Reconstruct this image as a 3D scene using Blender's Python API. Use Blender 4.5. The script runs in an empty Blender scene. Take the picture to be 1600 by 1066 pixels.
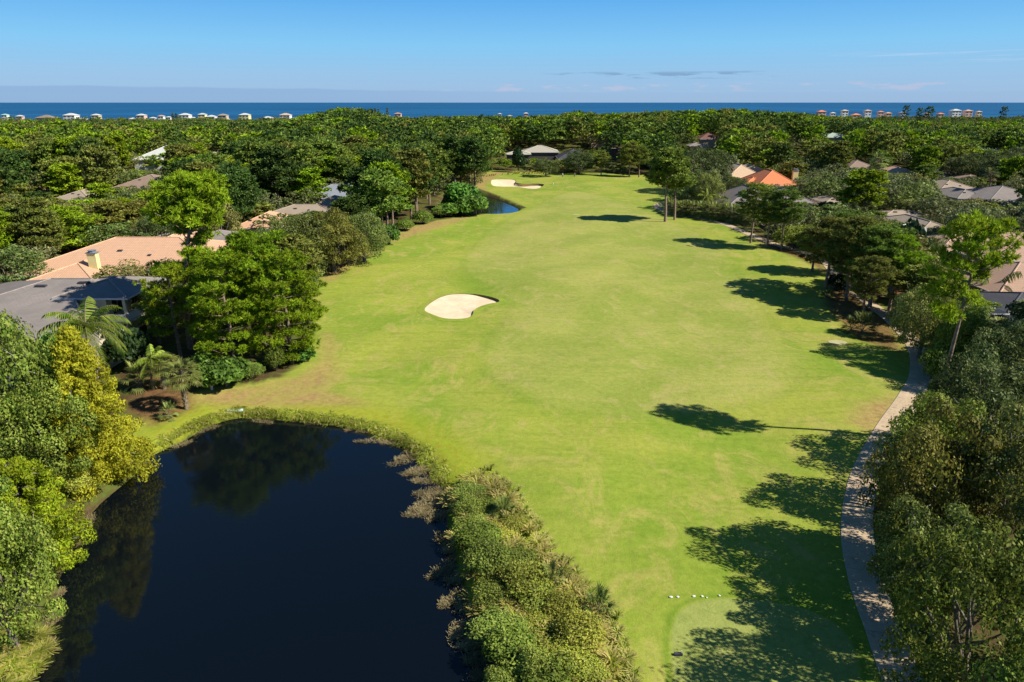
import bpy, math, random
import numpy as np
from mathutils import Vector
C = bpy.context.scene
COL = C.collection
R_ = math.radians
# ------------------------------------------------------------ camera, sky, sun, exposure
CH = 32.0; F = 1070.0; PITCH = math.atan(373/1070.0)
CP, SP = math.cos(PITCH), math.sin(PITCH)
cam = bpy.data.cameras.new('camera'); camo = bpy.data.objects.new('camera', cam); COL.objects.link(camo)
camo.location = (0, 0, CH); camo.rotation_euler = (math.pi/2-PITCH, 0, 0)
cam.sensor_width = 36; cam.lens = 36*F/1600; cam.clip_start = 0.5; cam.clip_end = 200000
C.camera = camo
C.view_settings.view_transform = 'Standard'; C.view_settings.look = 'None'
C.view_settings.exposure = 0.62; C.view_settings.gamma = 1
SUN_EL, SUN_AZ = R_(41), math.atan2(0.96, -0.28)
W = bpy.data.worlds.new('World'); C.world = W; W.use_nodes = True
wn = W.node_tree; wn.nodes.clear()
def N(nt, t, **k):
    n = nt.nodes.new(t)
    for a, b in k.items(): setattr(n, a, b)
    return n
def mathn(nt, op, a, b=None, c=None, clamp=False):
    n = N(nt, 'ShaderNodeMath', operation=op, use_clamp=clamp)
    for i, v in enumerate((a, b, c)):
        if v is None: continue
        if isinstance(v, (int, float)): n.inputs[i].default_value = v
        else: nt.links.new(v, n.inputs[i])
    return n.outputs[0]
def mixc(nt, f, a, b, mode='MIX'):
    n = N(nt, 'ShaderNodeMix', data_type='RGBA', blend_type=mode)
    for s, v in ((n.inputs[0], f), (n.inputs[6], a), (n.inputs[7], b)):
        if isinstance(v, (int, float)): s.default_value = v
        elif isinstance(v, tuple): s.default_value = (*v[:3], 1)
        else: nt.links.new(v, s)
    return n.outputs[2]
def maprange(nt, v, a, b, c=0.0, d=1.0, smooth=True):
    n = N(nt, 'ShaderNodeMapRange'); n.interpolation_type = 'SMOOTHSTEP' if smooth else 'LINEAR'
    nt.links.new(v, n.inputs[0])
    for i, x in enumerate((a, b, c, d)): n.inputs[i+1].default_value = x
    return n.outputs[0]
def noise(nt, vec, scale, detail=4, rough=0.55, dist=0.0):
    n = N(nt, 'ShaderNodeTexNoise'); n.inputs['Scale'].default_value = scale
    n.inputs['Detail'].default_value = detail; n.inputs['Roughness'].default_value = rough
    n.inputs['Distortion'].default_value = dist
    if vec is not None: nt.links.new(vec, n.inputs['Vector'])
    return n.outputs[0]
def mapping(nt, vec, scale=(1,1,1), rot=(0,0,0), loc=(0,0,0)):
    n = N(nt, 'ShaderNodeMapping'); n.inputs['Scale'].default_value = scale
    n.inputs['Rotation'].default_value = rot; n.inputs['Location'].default_value = loc
    nt.links.new(vec, n.inputs['Vector']); return n.outputs[0]
def build_world():
    nt = wn
    sky = N(nt, 'ShaderNodeTexSky'); sky.sky_type = 'NISHITA'; sky.sun_disc = False
    sky.sun_elevation = SUN_EL; sky.sun_rotation = SUN_AZ
    sky.altitude = 0; sky.air_density = 1.0; sky.dust_density = 0.15; sky.ozone_density = 3.0
    hsv = N(nt, 'ShaderNodeHueSaturation'); hsv.inputs['Saturation'].default_value = 1.25
    nt.links.new(sky.outputs[0], hsv.inputs['Color'])
    col = hsv.outputs[0]
    tc = N(nt, 'ShaderNodeTexCoord'); sep = N(nt, 'ShaderNodeSeparateXYZ')
    nt.links.new(tc.outputs['Generated'], sep.inputs[0])
    x, y, z = sep.outputs
    az = mathn(nt, 'ARCTAN2', x, y)          # 0 straight ahead, + to the right
    el = mathn(nt, 'ARCSINE', z)
    # real low air: mauve tint towards horizon
    comb = N(nt, 'ShaderNodeCombineXYZ')
    nt.links.new(mathn(nt, 'MULTIPLY', az, 1.0), comb.inputs[0]); nt.links.new(mathn(nt, 'MULTIPLY', el, 1.0), comb.inputs[1])
    v = comb.outputs[0]
    rp = N(nt, 'ShaderNodeValToRGB'); E_ = rp.color_ramp.elements
    E_[0].color = (.275, .42, .63, 1); E_[1].color = (.02, .10, .36, 1)
    for p_, c_ in ((.08, (.255, .46, .70, 1)), (.16, (.19, .49, .78, 1)), (.34, (.060, .31, .74, 1)), (.6, (.03, .17, .50, 1))):
        e_ = E_.new(p_); e_.color = c_
    nt.links.new(maprange(nt, el, 0.0, 0.45, 0, 1, False), rp.inputs[0])
    low = N(nt, 'ShaderNodeVectorMath', operation='SCALE'); nt.links.new(rp.outputs[0], low.inputs[0]); low.inputs['Scale'].default_value = 13
    col = mixc(nt, mathn(nt, 'MULTIPLY', maprange(nt, el, .22, .6, 1, 0), 0.92), col, low.outputs[0])
    # blue-grey cloud bank low at the left
    wob = noise(nt, mapping(nt, v, (9, 0, 0)), 1.0, 3)
    top = mathn(nt, 'ADD', mathn(nt, 'MULTIPLY', wob, 0.006), 0.0165)
    top = mathn(nt, 'SUBTRACT', top, mathn(nt, 'MULTIPLY', maprange(nt, az, -0.6, 0.25), 0.006))
    bank = maprange(nt, mathn(nt, 'SUBTRACT', top, el), 0.0, 0.0022)
    bank = mathn(nt, 'MULTIPLY', bank, maprange(nt, az, -0.35, 0.2, 0.6, 0.12))
    col = mixc(nt, bank, col, (2.7, 4.6, 7.4))
    # small grey streaks and white puffs over the sea
    def cloud(lo, hi, sx, sy, thr, soft, a0, a1, amt, c, col, seed):
        n = noise(nt, mapping(nt, v, (sx, sy, 1), (0,0,0), (seed, seed*2, 0)), 1.0, 5, 0.6)
        m = maprange(nt, n, thr, thr+soft)
        b = mathn(nt, 'MULTIPLY', maprange(nt, el, lo, lo+0.004), maprange(nt, el, hi-0.004, hi, 1, 0))
        a = mathn(nt, 'MULTIPLY', maprange(nt, az, a0, a0+0.06), maprange(nt, az, a1-0.06, a1, 1, 0))
        m = mathn(nt, 'MULTIPLY', mathn(nt, 'MULTIPLY', m, b), mathn(nt, 'MULTIPLY', a, amt))
        return mixc(nt, m, col, c)
    col = cloud(0.028, 0.040, 16, 170, 0.50, 0.10, 0.03, 0.36, 0.7, (2.1, 3.6, 5.9), col, 3.1)
    col = cloud(0.012, 0.026, 22, 110, 0.50, 0.12, -0.12, 0.62, 0.6, (5.8, 6.0, 7.9), col, 7.7)
    col = cloud(0.036, 0.060, 5, 150, 0.52, 0.16, 0.38, 0.75, 0.55, (5.8, 7.5, 9.6), col, 1.3)
    bg = N(nt, 'ShaderNodeBackground'); bg.inputs['Strength'].default_value = 0.060
    nt.links.new(col, bg.inputs[0])
    out = N(nt, 'ShaderNodeOutputWorld'); nt.links.new(bg.outputs[0], out.inputs[0])
build_world()
sun = bpy.data.lights.new('sun', 'SUN'); suno = bpy.data.objects.new('sun', sun); COL.objects.link(suno)
sun.energy = 5.0; sun.angle = R_(0.5); sun.color = (1.0, 0.94, 0.82)
sd = Vector((-0.96*math.cos(SUN_EL), 0.28*math.cos(SUN_EL), -math.sin(SUN_EL)))
suno.rotation_euler = sd.to_track_quat('-Z', 'Y').to_euler(); suno.location = (80, -20, 120)
C.cycles.max_bounces = 6; C.cycles.transparent_max_bounces = 12
C.cycles.use_denoising = True

# ------------------------------------------------------------ pixel <-> place helpers (photo measured at 1600 x 1066)
def G(px, py, z=0.0):
    a, b = (px-800)/F, (533-py)/F
    dy, dz = CP + b*SP, b*CP - SP
    t = (z-CH)/dz
    return np.array([a*t, dy*t, z])
def AT(px, py, y):
    t = (533-py)/F
    dz = y*(t*CP-SP)/(CP+t*SP); depth = y*CP-dz*SP
    return np.array([(px-800)/F*depth, y, CH+dz])
def PX(x, y, z):
    d = y*CP-(z-CH)*SP
    return 800+F*x/d, 533-F*(y*SP+(z-CH)*CP)/d, d
def gp(pts, z=0.0): return np.array([G(a, b, z)[:2] for a, b in pts])
def sdf(P, poly):
    P = np.asarray(P, float); d = np.full(len(P), 1e9); ins = np.zeros(len(P), bool)
    n = len(poly)
    for i in range(n):
        a, b = poly[i], poly[(i+1) % n]; e = b-a; w = P-a
        t = np.clip((w@e)/(e@e), 0, 1); q = w-t[:, None]*e
        d = np.minimum(d, (q*q).sum(1))
        c = ((a[1] <= P[:, 1]) != (b[1] <= P[:, 1]))
        if e[1] != 0:
            xs = a[0]+(P[:, 1]-a[1])/e[1]*e[0]
            ins ^= c & (P[:, 0] < xs)
    d = np.sqrt(d); return np.where(ins, d, -d)
def spline(pts, step=1.0, closed=False):
    pts = np.asarray(pts, float); n = len(pts); out = []
    for i in range(n if closed else n-1):
        p = [pts[(i+k) % n] if closed else pts[min(max(i+k, 0), n-1)] for k in (-1, 0, 1, 2)]
        m = max(2, int(np.linalg.norm(p[2]-p[1])/step))
        for k in range(m):
            t = k/m
            out.append(0.5*((2*p[1])+(-p[0]+p[2])*t+(2*p[0]-5*p[1]+4*p[2]-p[3])*t*t+(-p[0]+3*p[1]-3*p[2]+p[3])*t**3))
    if not closed: out.append(pts[-1])
    return np.array(out)
def sst(a, b, x):
    t = np.clip((x-a)/(b-a), 0, 1); return t*t*(3-2*t)

POND = spline(gp([(780,1066),(765,985),(722,890),(704,810),(695,750),(655,702),(590,668),(520,654),(440,646),(375,642),(325,655),(280,680),(235,700),(200,735),(150,775),(118,815),(95,870),(70,920),(62,980),(40,1040),(20,1130),(120,1300),(700,1300)]), 1.5, True)
POND2 = spline(gp([(700,300),(735,298),(765,304),(792,313),(812,323),(805,330),(782,333),(745,333),(700,336),(685,318)]), 2, True)
LAWN = gp([(150,700),(240,660),(300,628),(345,612),(400,606),(455,590),(492,560),(505,510),(500,450),(520,412),(600,385),(632,362),(690,345),(735,338),(760,336),(830,325),(770,300),(745,292),(748,276),(770,268),(860,270),(960,272),(1040,275),(1052,300),(1030,322),(1045,336),(1130,352),(1200,380),(1280,402),(1310,432),(1375,488),(1422,540),(1437,575),(1436,610),(1395,665),(1350,720),(1325,770),(1325,830),(1350,905),(1380,980),(1412,1066),(1500,1300),(700,1300),(600,900)])
FAIR = spline(gp([(735,400),(745,432),(800,462),(800,500),(768,540),(775,585),(860,628),(1000,645),(1120,632),(1215,610),(1242,565),(1195,500),(1150,440),(1130,400),(1080,362),(1000,325),(900,300),(850,318),(785,350)]), 3, True)
TEE = spline(gp([(1050,985),(1062,955),(1100,938),(1160,936),(1260,950),(1330,1000),(1330,1120),(1180,1200),(1080,1120),(1052,1050)]), 1, True)
BUNK = spline(gp([(663,482),(680,466),(703,458),(735,457),(760,461),(778,467),(779,471),(765,474),(752,478),(741,484),(738,492),(728,497),(703,498),(683,494)]), .5, True)
BUNK2 = spline(gp([(768,283),(775,280.5),(795,280.5),(806,282),(806,286),(815,288.5),(832,287.5),(845,287.5),(850,289),(842,294.5),(828,294.5),(810,292.5),(772,291.5)]), 1, True)
PATHC = [(1470,1200),(1412,1066),(1385,993),(1353,906),(1339,825),(1352,740),(1388,672),(1421,625),(1437,588),(1432,545),(1402,509),(1362,478),(1325,445),(1285,408),(1248,391),(1206,380),(1175,369),(1144,357),(1124,349),(1083,339),(1052,334),(1031,326),(1027,320),(1041,318),(1070,317)]
PATH = spline(gp(PATHC), 1.0)
def ridge(x, y):
    u = x/np.maximum(y, 1.0)
    return 8.5*sst(335, 470, y)*(1-sst(680, 900, y))*sst(-.38, -.26, u)*(1-sst(.42, .54, u))+3.0*sst(800, 950, y)*(1-sst(1010, 1060, y))
def ground(x, y):
    x = np.asarray(x, float); y = np.asarray(y, float)
    P = np.stack([x.ravel(), y.ravel()], 1)
    near = (P[:, 1] < 380) & (np.abs(P[:, 0]) < 200)
    z = np.zeros(len(P)); Q = P[near]
    if len(Q):
        d1 = sdf(Q, POND); d2 = sdf(Q, POND2)
        u = 0.35*np.sin(Q[:, 0]*.11+Q[:, 1]*.07+1)*np.sin(Q[:, 1]*.09-Q[:, 0]*.04)+0.12*np.sin(Q[:, 0]*.31+.5)*np.sin(Q[:, 1]*.27)
        u *= sst(0, 12, -d1)*sst(0, 12, -d2)
        u += 0.9*np.exp(-((Q[:, 0]+2)**2/160+(Q[:, 1]-118)**2/60))*sst(0, 4, -sdf(Q, BUNK))*0
        z[near] = u-1.7*sst(-1.6, 2.6, d1)-2.2*sst(-1.2, 2.6, d2)
    z += ridge(P[:, 0], P[:, 1])
    z -= 6*sst(1010, 1100, P[:, 1])
    return z.reshape(x.shape)
def gz(x, y): return float(ground(np.array([x]), np.array([y]))[0])

# ------------------------------------------------------------ mesh helpers
def mesh_from(name, parts, mats, attrs=None):
    V = []; loops = []; starts = []; totals = []; mi = []; off = 0; ls = 0
    for (v, f, m) in parts:
        v = np.asarray(v, np.float32).reshape(-1, 3); f = np.asarray(f, np.int32)
        if len(f) == 0: continue
        V.append(v); k = f.shape[1]
        loops.append((f+off).ravel()); starts.append(ls+np.arange(len(f))*k); totals.append(np.full(len(f), k))
        mi.append(np.full(len(f), m)); off += len(v); ls += f.size
    V = np.concatenate(V); loops = np.concatenate(loops); starts = np.concatenate(starts); totals = np.concatenate(totals); mi = np.concatenate(mi)
    me = bpy.data.meshes.new(name)
    me.vertices.add(len(V)); me.vertices.foreach_set('co', V.ravel())
    me.loops.add(len(loops)); me.loops.foreach_set('vertex_index', loops.astype(np.int32))
    me.polygons.add(len(starts)); me.polygons.foreach_set('loop_start', starts.astype(np.int32)); me.polygons.foreach_set('loop_total', totals.astype(np.int32))
    me.polygons.foreach_set('material_index', mi.astype(np.int32))
    for m in mats: me.materials.append(m)
    if attrs:
        for k, a in attrs.items():
            at = me.attributes.new(k, 'FLOAT', 'POINT'); at.data.foreach_set('value', np.asarray(a, np.float32).ravel())
    me.polygons.foreach_set('use_smooth', np.zeros(len(me.polygons), bool))
    me.update(); me.validate()
    return me
def smooth(me): me.polygons.foreach_set('use_smooth', np.ones(len(me.polygons), bool)); return me
def ob(name, me, parent=None, loc=None):
    o = bpy.data.objects.new(name, me); COL.objects.link(o)
    if parent is not None: o.parent = parent
    if loc is not None: o.location = loc
    return o
def tag(o, label=None, cat=None, group=None, kind=None):
    if label: o['label'] = label
    if cat: o['category'] = cat
    if group: o['group'] = group
    if kind: o['kind'] = kind
    return o
def empty(name, loc, label, cat, group=None, rz=0):
    o = bpy.data.objects.new(name, None); COL.objects.link(o); o.location = loc; o.rotation_euler = (0, 0, rz)
    return tag(o, label, cat, group)
def box(x0, x1, y0, y1, z0, z1, m=0):
    v = [(x, y, z) for z in (z0, z1) for (x, y) in ((x0, y0), (x1, y0), (x1, y1), (x0, y1))]
    return (v, [(3,2,1,0),(4,5,6,7),(0,1,5,4),(1,2,6,5),(2,3,7,6),(3,0,4,7)], m)
def tube(pts, rad, sides=6, m=0):
    pts = np.asarray(pts, float); n = len(pts)
    if np.isscalar(rad): rad = [rad]*n
    V = []
    for i in range(n):
        d = pts[min(i+1, n-1)]-pts[max(i-1, 0)]; d /= (np.linalg.norm(d)+1e-9)
        a = np.cross(d, (0, 0, 1.0) if abs(d[2]) < .9 else (1.0, 0, 0)); a /= np.linalg.norm(a); b = np.cross(d, a)
        for k in range(sides):
            t = 2*math.pi*k/sides; V.append(pts[i]+rad[i]*(math.cos(t)*a+math.sin(t)*b))
    Fc = [(i*sides+k, i*sides+(k+1) % sides, (i+1)*sides+(k+1) % sides, (i+1)*sides+k) for i in range(n-1) for k in range(sides)]
    return (np.array(V), Fc, m)
def beam(a, b, w, m=0): return tube([a, b], w/2*1.2, 4, m)
def nrm(a): return a/(np.linalg.norm(a, axis=-1, keepdims=True)+1e-9)

# ------------------------------------------------------------ materials
def mat(name):
    m = bpy.data.materials.new(name); m.use_nodes = True; nt = m.node_tree; nt.nodes.clear()
    p = N(nt, 'ShaderNodeBsdfPrincipled'); o = N(nt, 'ShaderNodeOutputMaterial'); nt.links.new(p.outputs[0], o.inputs[0])
    return m, nt, p, o
def setc(nt, s, v):
    if isinstance(v, (tuple, list)): s.default_value = (*v[:3], 1)
    elif isinstance(v, (int, float)): s.default_value = v
    else: nt.links.new(v, s)
def bumpn(nt, p, h, strength=.3, dist=.05):
    b = N(nt, 'ShaderNodeBump'); b.inputs['Strength'].default_value = strength; b.inputs['Distance'].default_value = dist
    nt.links.new(h, b.inputs['Height']); nt.links.new(b.outputs[0], p.inputs['Normal'])
def leafmat(name, cols, transl=.28, rough=.55, gloss=.25):
    m, nt, p, o = mat(name)
    g = N(nt, 'ShaderNodeNewGeometry'); oi = N(nt, 'ShaderNodeObjectInfo')
    r = N(nt, 'ShaderNodeValToRGB'); els = r.color_ramp.elements
    els[0].color = (*cols[0], 1); els[-1].color = (*cols[-1], 1)
    for i, c in enumerate(cols[1:-1]):
        e = els.new((i+1)/(len(cols)-1)); e.color = (*c, 1)
    nt.links.new(g.outputs['Random Per Island'], r.inputs[0])
    nz = noise(nt, g.outputs['Position'], .35, 3)
    hs = N(nt, 'ShaderNodeHueSaturation')
    nt.links.new(r.outputs[0], hs.inputs['Color'])
    nt.links.new(mathn(nt, 'MULTIPLY', maprange(nt, nz, .3, .7, .68, 1.32), mathn(nt, 'ADD', mathn(nt, 'MULTIPLY', oi.outputs['Random'], .42), .80)), hs.inputs['Value'])
    nt.links.new(mathn(nt, 'ADD', mathn(nt, 'MULTIPLY', mathn(nt, 'FRACT', mathn(nt, 'MULTIPLY', oi.outputs['Random'], 7.3)), .03), .476), hs.inputs['Hue'])
    nt.links.new(hs.outputs[0], p.inputs['Base Color'])
    p.inputs['Roughness'].default_value = rough; p.inputs['Specular IOR Level'].default_value = gloss*.5
    t = N(nt, 'ShaderNodeBsdfTranslucent'); nt.links.new(hs.outputs[0], t.inputs[0])
    mx = N(nt, 'ShaderNodeMixShader'); mx.inputs[0].default_value = transl
    nt.links.new(p.outputs[0], mx.inputs[1]); nt.links.new(t.outputs[0], mx.inputs[2]); nt.links.new(mx.outputs[0], o.inputs[0])
    return m
def flat(name, c1, c2=None, scale=3.0, rough=.8, bump=0.2, spec=.3, metal=0.0):
    m, nt, p, o = mat(name); c2 = c2 or tuple(x*.8 for x in c1)
    tc = N(nt, 'ShaderNodeTexCoord')
    nz = noise(nt, tc.outputs['Object'], scale, 5, .6)
    setc(nt, p.inputs['Base Color'], mixc(nt, maprange(nt, nz, .35, .65), c1, c2))
    p.inputs['Roughness'].default_value = rough; p.inputs['Specular IOR Level'].default_value = spec; p.inputs['Metallic'].default_value = metal
    if bump: bumpn(nt, p, nz, bump, .03)
    return m
def roofmat(name, c1, c2, tile=False):
    m, nt, p, o = mat(name)
    tc = N(nt, 'ShaderNodeTexCoord'); uv = tc.outputs['UV']
    b = N(nt, 'ShaderNodeTexBrick'); nt.links.new(uv, b.inputs['Vector'])
    b.inputs['Scale'].default_value = 1.0; b.inputs['Brick Width'].default_value = .42 if tile else .9
    b.inputs['Row Height'].default_value = .62 if tile else .35; b.inputs['Mortar Size'].default_value = .05 if tile else .02
    b.inputs['Color1'].default_value = (*c1, 1); b.inputs['Color2'].default_value = (*[x*.88 for x in c1], 1)
    b.inputs['Mortar'].default_value = (*[x*.62 for x in c1], 1)
    if tile: b.offset = 0
    nz = noise(nt, tc.outputs['Object'], .35, 4, .6); nz2 = noise(nt, mapping(nt, uv, (1.2, .15, 1)), 1.0, 4)
    col = mixc(nt, maprange(nt, nz, .35, .7, 0, .8), b.outputs[0], c2)
    col = mixc(nt, maprange(nt, nz2, .45, .75, 0, .35), col, tuple(x*.75 for x in c1))
    setc(nt, p.inputs['Base Color'], col); p.inputs['Roughness'].default_value = .85; p.inputs['Specular IOR Level'].default_value = .2
    bumpn(nt, p, b.outputs['Fac'], -.6 if tile else -.25, .05)
    return m
def ground_mat():
    m, nt, p, o = mat('turf')
    g = N(nt, 'ShaderNodeNewGeometry'); pos = g.outputs['Position']
    def att(n):
        a = N(nt, 'ShaderNodeAttribute'); a.attribute_name = n; return a.outputs['Fac']
    n1 = noise(nt, pos, .045, 5, .6, .6); n2 = noise(nt, mapping(nt, pos, (1, .62, 1), (0, 0, .5)), .20, 8, .70, 1.3); n3 = noise(nt, pos, 1.6, 5, .7)
    streak = noise(nt, mapping(nt, pos, (.9, .10, 1), (0, 0, .9)), 1.0, 5, .65, .5)
    streak2 = noise(nt, mapping(nt, pos, (.10, .8, 1), (0, 0, .35)), 1.0, 5, .65, .5)
    rough = mixc(nt, maprange(nt, n1, .36, .64), (.218, .305, .032), (.335, .362, .054))
    rough = mixc(nt, maprange(nt, n2, .47, .66, 0, .9), rough, (.405, .360, .095))
    rough = mixc(nt, maprange(nt, streak, .46, .68, 0, .22), rough, (.34, .32, .08))
    rough = mixc(nt, maprange(nt, streak2, .48, .7, 0, .3), rough, (.135, .235, .014))
    fair = mixc(nt, maprange(nt, n1, .36, .64), (.285, .318, .062), (.378, .366, .098))
    fair = mixc(nt, maprange(nt, streak2, .45, .66, 0, .3), fair, (.215, .300, .036))
    fair = mixc(nt, maprange(nt, n2, .5, .68, 0, .58), fair, (.430, .370, .140))
    wobA = mathn(nt, 'MULTIPLY', mathn(nt, 'SUBTRACT', n2, .5), 3.0)
    fm = maprange(nt, mathn(nt, 'ADD', att('fair'), mathn(nt, 'MULTIPLY', wobA, .5)), -2.5, 2.5, 0, .75)
    col = mixc(nt, fm, rough, fair)
    ringm = mathn(nt, 'MULTIPLY', maprange(nt, att('fair'), -2.6, -1.0), maprange(nt, att('fair'), -.9, 0, 1, 0))
    col = mixc(nt, mathn(nt, 'MULTIPLY', ringm, .16), col, (.12, .23, .02))
    col = mixc(nt, maprange(nt, att('tee'), -.15, .15, 0, .75), col, (.315, .345, .10))
    tr = mathn(nt, 'MULTIPLY', maprange(nt, att('tee'), -.7, -.3), maprange(nt, att('tee'), -.25, -.05, 1, 0))
    col = mixc(nt, mathn(nt, 'MULTIPLY', tr, .5), col, (.14, .24, .02))
    # dry yellow bank along the water
    bank = mathn(nt, 'ADD', att('pond'), mathn(nt, 'MULTIPLY', wobA, 1.2))
    yb = maprange(nt, bank, -7.0, -2.5)
    col = mixc(nt, mathn(nt, 'MULTIPLY', yb, .6), col, (.300, .335, .020))
    ob_ = mathn(nt, 'MULTIPLY', maprange(nt, bank, -4.0, -2.2), maprange(nt, n3, .5, .62))
    col = mixc(nt, mathn(nt, 'MULTIPLY', ob_, .5), col, (.38, .26, .03))
    col = mixc(nt, maprange(nt, bank, -.6, .6), col, (.05, .06, .015))
    # bare straw and soil
    dirt = mathn(nt, 'ADD', att('dirt'), mathn(nt, 'MULTIPLY', wobA, 1.3))
    dc = mixc(nt, maprange(nt, n3, .35, .65), (.42, .27, .12), (.36, .20, .10))
    dc = mixc(nt, maprange(nt, n2, .4, .65), dc, (.36, .30, .08))
    col = mixc(nt, maprange(nt, dirt, -2.2, 1.6, 0, .92), col, dc)
    # woodland floor outside the lawn
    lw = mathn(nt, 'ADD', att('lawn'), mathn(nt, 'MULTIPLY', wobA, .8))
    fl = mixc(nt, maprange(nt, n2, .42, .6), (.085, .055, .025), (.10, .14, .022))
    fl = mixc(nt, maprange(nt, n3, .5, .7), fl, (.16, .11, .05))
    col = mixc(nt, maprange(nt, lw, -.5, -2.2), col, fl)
    col = mixc(nt, maprange(nt, att('straw'), -1.5, 1.0, 0, .85), col, mixc(nt, maprange(nt, n3, .4, .62), (.22, .105, .05), (.12, .06, .03)))
    fine = noise(nt, pos, 9.0, 4, .7)
    n4 = noise(nt, pos, .55, 6, .7, .8)
    col = mixc(nt, maprange(nt, n4, .48, .66, 0, .36), col, mixc(nt, 1.0, col, (.66, .80, .62), 'MULTIPLY'))
    col = mixc(nt, maprange(nt, n3, .3, .7, .0, .45), col, mixc(nt, 1.0, col, (.58, .62, .55), 'MULTIPLY'))
    col = mixc(nt, maprange(nt, fine, .35, .65, .0, .30), col, mixc(nt, 1.0, col, (.6, .6, .6), 'MULTIPLY'))
    setc(nt, p.inputs['Base Color'], col); p.inputs['Roughness'].default_value = .9; p.inputs['Specular IOR Level'].default_value = .1
    bumpn(nt, p, mathn(nt, 'ADD', n3, mathn(nt, 'MULTIPLY', fine, .35)), .5, .12)
    return m
M_TURF = ground_mat()
def water_mat(name, base, rough, wave, dist, spec=.5):
    m, nt, p, o = mat(name); g = N(nt, 'ShaderNodeNewGeometry')
    nz = noise(nt, mapping(nt, g.outputs['Position'], (1, 1.6, 1)), wave, 4, .6)
    setc(nt, p.inputs['Base Color'], base); p.inputs['Roughness'].default_value = rough; p.inputs['IOR'].default_value = 1.33
    p.inputs['Specular IOR Level'].default_value = spec
    if name == 'sea_water':
        w = noise(nt, mapping(nt, g.outputs['Position'], (.0012, .006, 1)), 1.0, 5, .6)
        setc(nt, p.inputs['Base Color'], mixc(nt, maprange(nt, w, .35, .65), tuple(x*.72 for x in base), tuple(x*1.3 for x in base)))
    else:
        w = noise(nt, g.outputs['Position'], .09, 4, .6); nt.links.new(maprange(nt, w, .4, .65, .02, .11), p.inputs['Roughness'])
    bumpn(nt, p, nz, .25, dist); return m
M_WATER = water_mat('pond_water', (.0022, .0038, .0060), .04, 1.4, .018, .75)
M_SEA = water_mat('sea_water', (.006, .070, .165), .45, .02, 4.0, .3)
def sand_mat():
    m, nt, p, o = mat('sand'); g = N(nt, 'ShaderNodeNewGeometry'); pos = g.outputs['Position']
    n1 = noise(nt, pos, .5, 5, .6); n2 = noise(nt, mapping(nt, pos, (1, 5, 1), (0, 0, .3)), 1.4, 4)
    col = mixc(nt, maprange(nt, n1, .35, .65), (.74, .60, .41), (.64, .51, .34))
    col = mixc(nt, maprange(nt, n2, .45, .7, 0, .5), col, (.50, .39, .26))
    setc(nt, p.inputs['Base Color'], col); p.inputs['Roughness'].default_value = .95; p.inputs['Specular IOR Level'].default_value = .1
    bumpn(nt, p, n2, .4, .05); return m
M_SAND = sand_mat()
def path_mat():
    m, nt, p, o = mat('path_concrete'); g = N(nt, 'ShaderNodeNewGeometry'); pos = g.outputs['Position']
    a = N(nt, 'ShaderNodeAttribute'); a.attribute_name = 'along'
    n1 = noise(nt, pos, .6, 6, .65); n2 = noise(nt, pos, 6, 4, .7)
    col = mixc(nt, maprange(nt, n1, .35, .65), (.54, .41, .265), (.45, .34, .215))
    col = mixc(nt, maprange(nt, n2, .4, .7, 0, .5), col, (.29, .22, .16))
    n5 = noise(nt, pos, 1.7, 7, .72, .6); col = mixc(nt, maprange(nt, n5, .54, .66, 0, .6), col, (.20, .155, .10))
    fr = mathn(nt, 'FRACT', mathn(nt, 'MULTIPLY', a.outputs['Fac'], 1/3.2))
    col = mixc(nt, maprange(nt, fr, 0.0, .025, .7, 0, False), col, (.10, .08, .06))
    e = N(nt, 'ShaderNodeAttribute'); e.attribute_name = 'edge'
    col = mixc(nt, maprange(nt, e.outputs['Fac'], .90, .94, 0, .6), col, (.42, .36, .28))
    setc(nt, p.inputs['Base Color'], col); p.inputs['Roughness'].default_value = .9; p.inputs['Specular IOR Level'].default_value = .2
    bumpn(nt, p, n2, .3, .02); return m
M_PATH = path_mat()
M_BARK_P = flat('pine_bark', (.15, .095, .065), (.26, .20, .155), 4, .9, .6)
M_BARK_O = flat('oak_bark', (.10, .08, .06), (.20, .17, .14), 5, .9, .6)
M_BARK_PALM = flat('palm_bark', (.26, .20, .14), (.13, .10, .07), 6, .9, .6)

# ------------------------------------------------------------ the ground, water, path, bunkers
DIRTP = [gp(q) for q in (
    [(420,600),(470,588),(505,565),(520,545),(510,520),(520,590),(500,605)],
    [(290,628),(345,612),(400,606),(480,600),(560,630),(470,632),(380,634)],
    [(500,430),(520,410),(560,402),(600,388),(540,420),(515,440)],
    [(612,378),(640,358),(690,344),(735,338),(700,352),(655,366)],
    [(738,300),(745,275),(800,266),(775,276),(757,290),(756,302)],
    [(1330,662),(1350,635),(1400,625),(1390,668),(1360,675)],
    [(1296,536),(1300,532),(1318,532),(1322,536),(1312,538)],
    [(1180,372),(1215,385),(1235,392),(1200,391)])]
STRAWP = [gp(q) for q in (
    [(1300,440),(1360,470),(1400,520),(1405,550),(1340,530),(1290,480)],
    [(1180,366),(1260,395),(1300,430),(1270,415),(1215,392)],
    [(1400,450),(1470,470),(1440,530),(1405,500)],
    [(200,640),(235,590),(290,600),(300,640),(240,665)])]
def ground_attrs(x, y):
    P = np.stack([x.ravel(), y.ravel()], 1)
    far = (P[:, 1] > 380) | (np.abs(P[:, 0]) > 220)
    out = {}
    for k, polys in (('fair', [FAIR]), ('tee', [TEE]), ('pond', [POND]), ('dirt', DIRTP), ('lawn', [LAWN]), ('straw', STRAWP)):
        a = np.full(len(P), -50.0)
        for q in polys: a[~far] = np.maximum(a[~far], sdf(P[~far], q))
        out[k] = a
    return out
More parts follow.
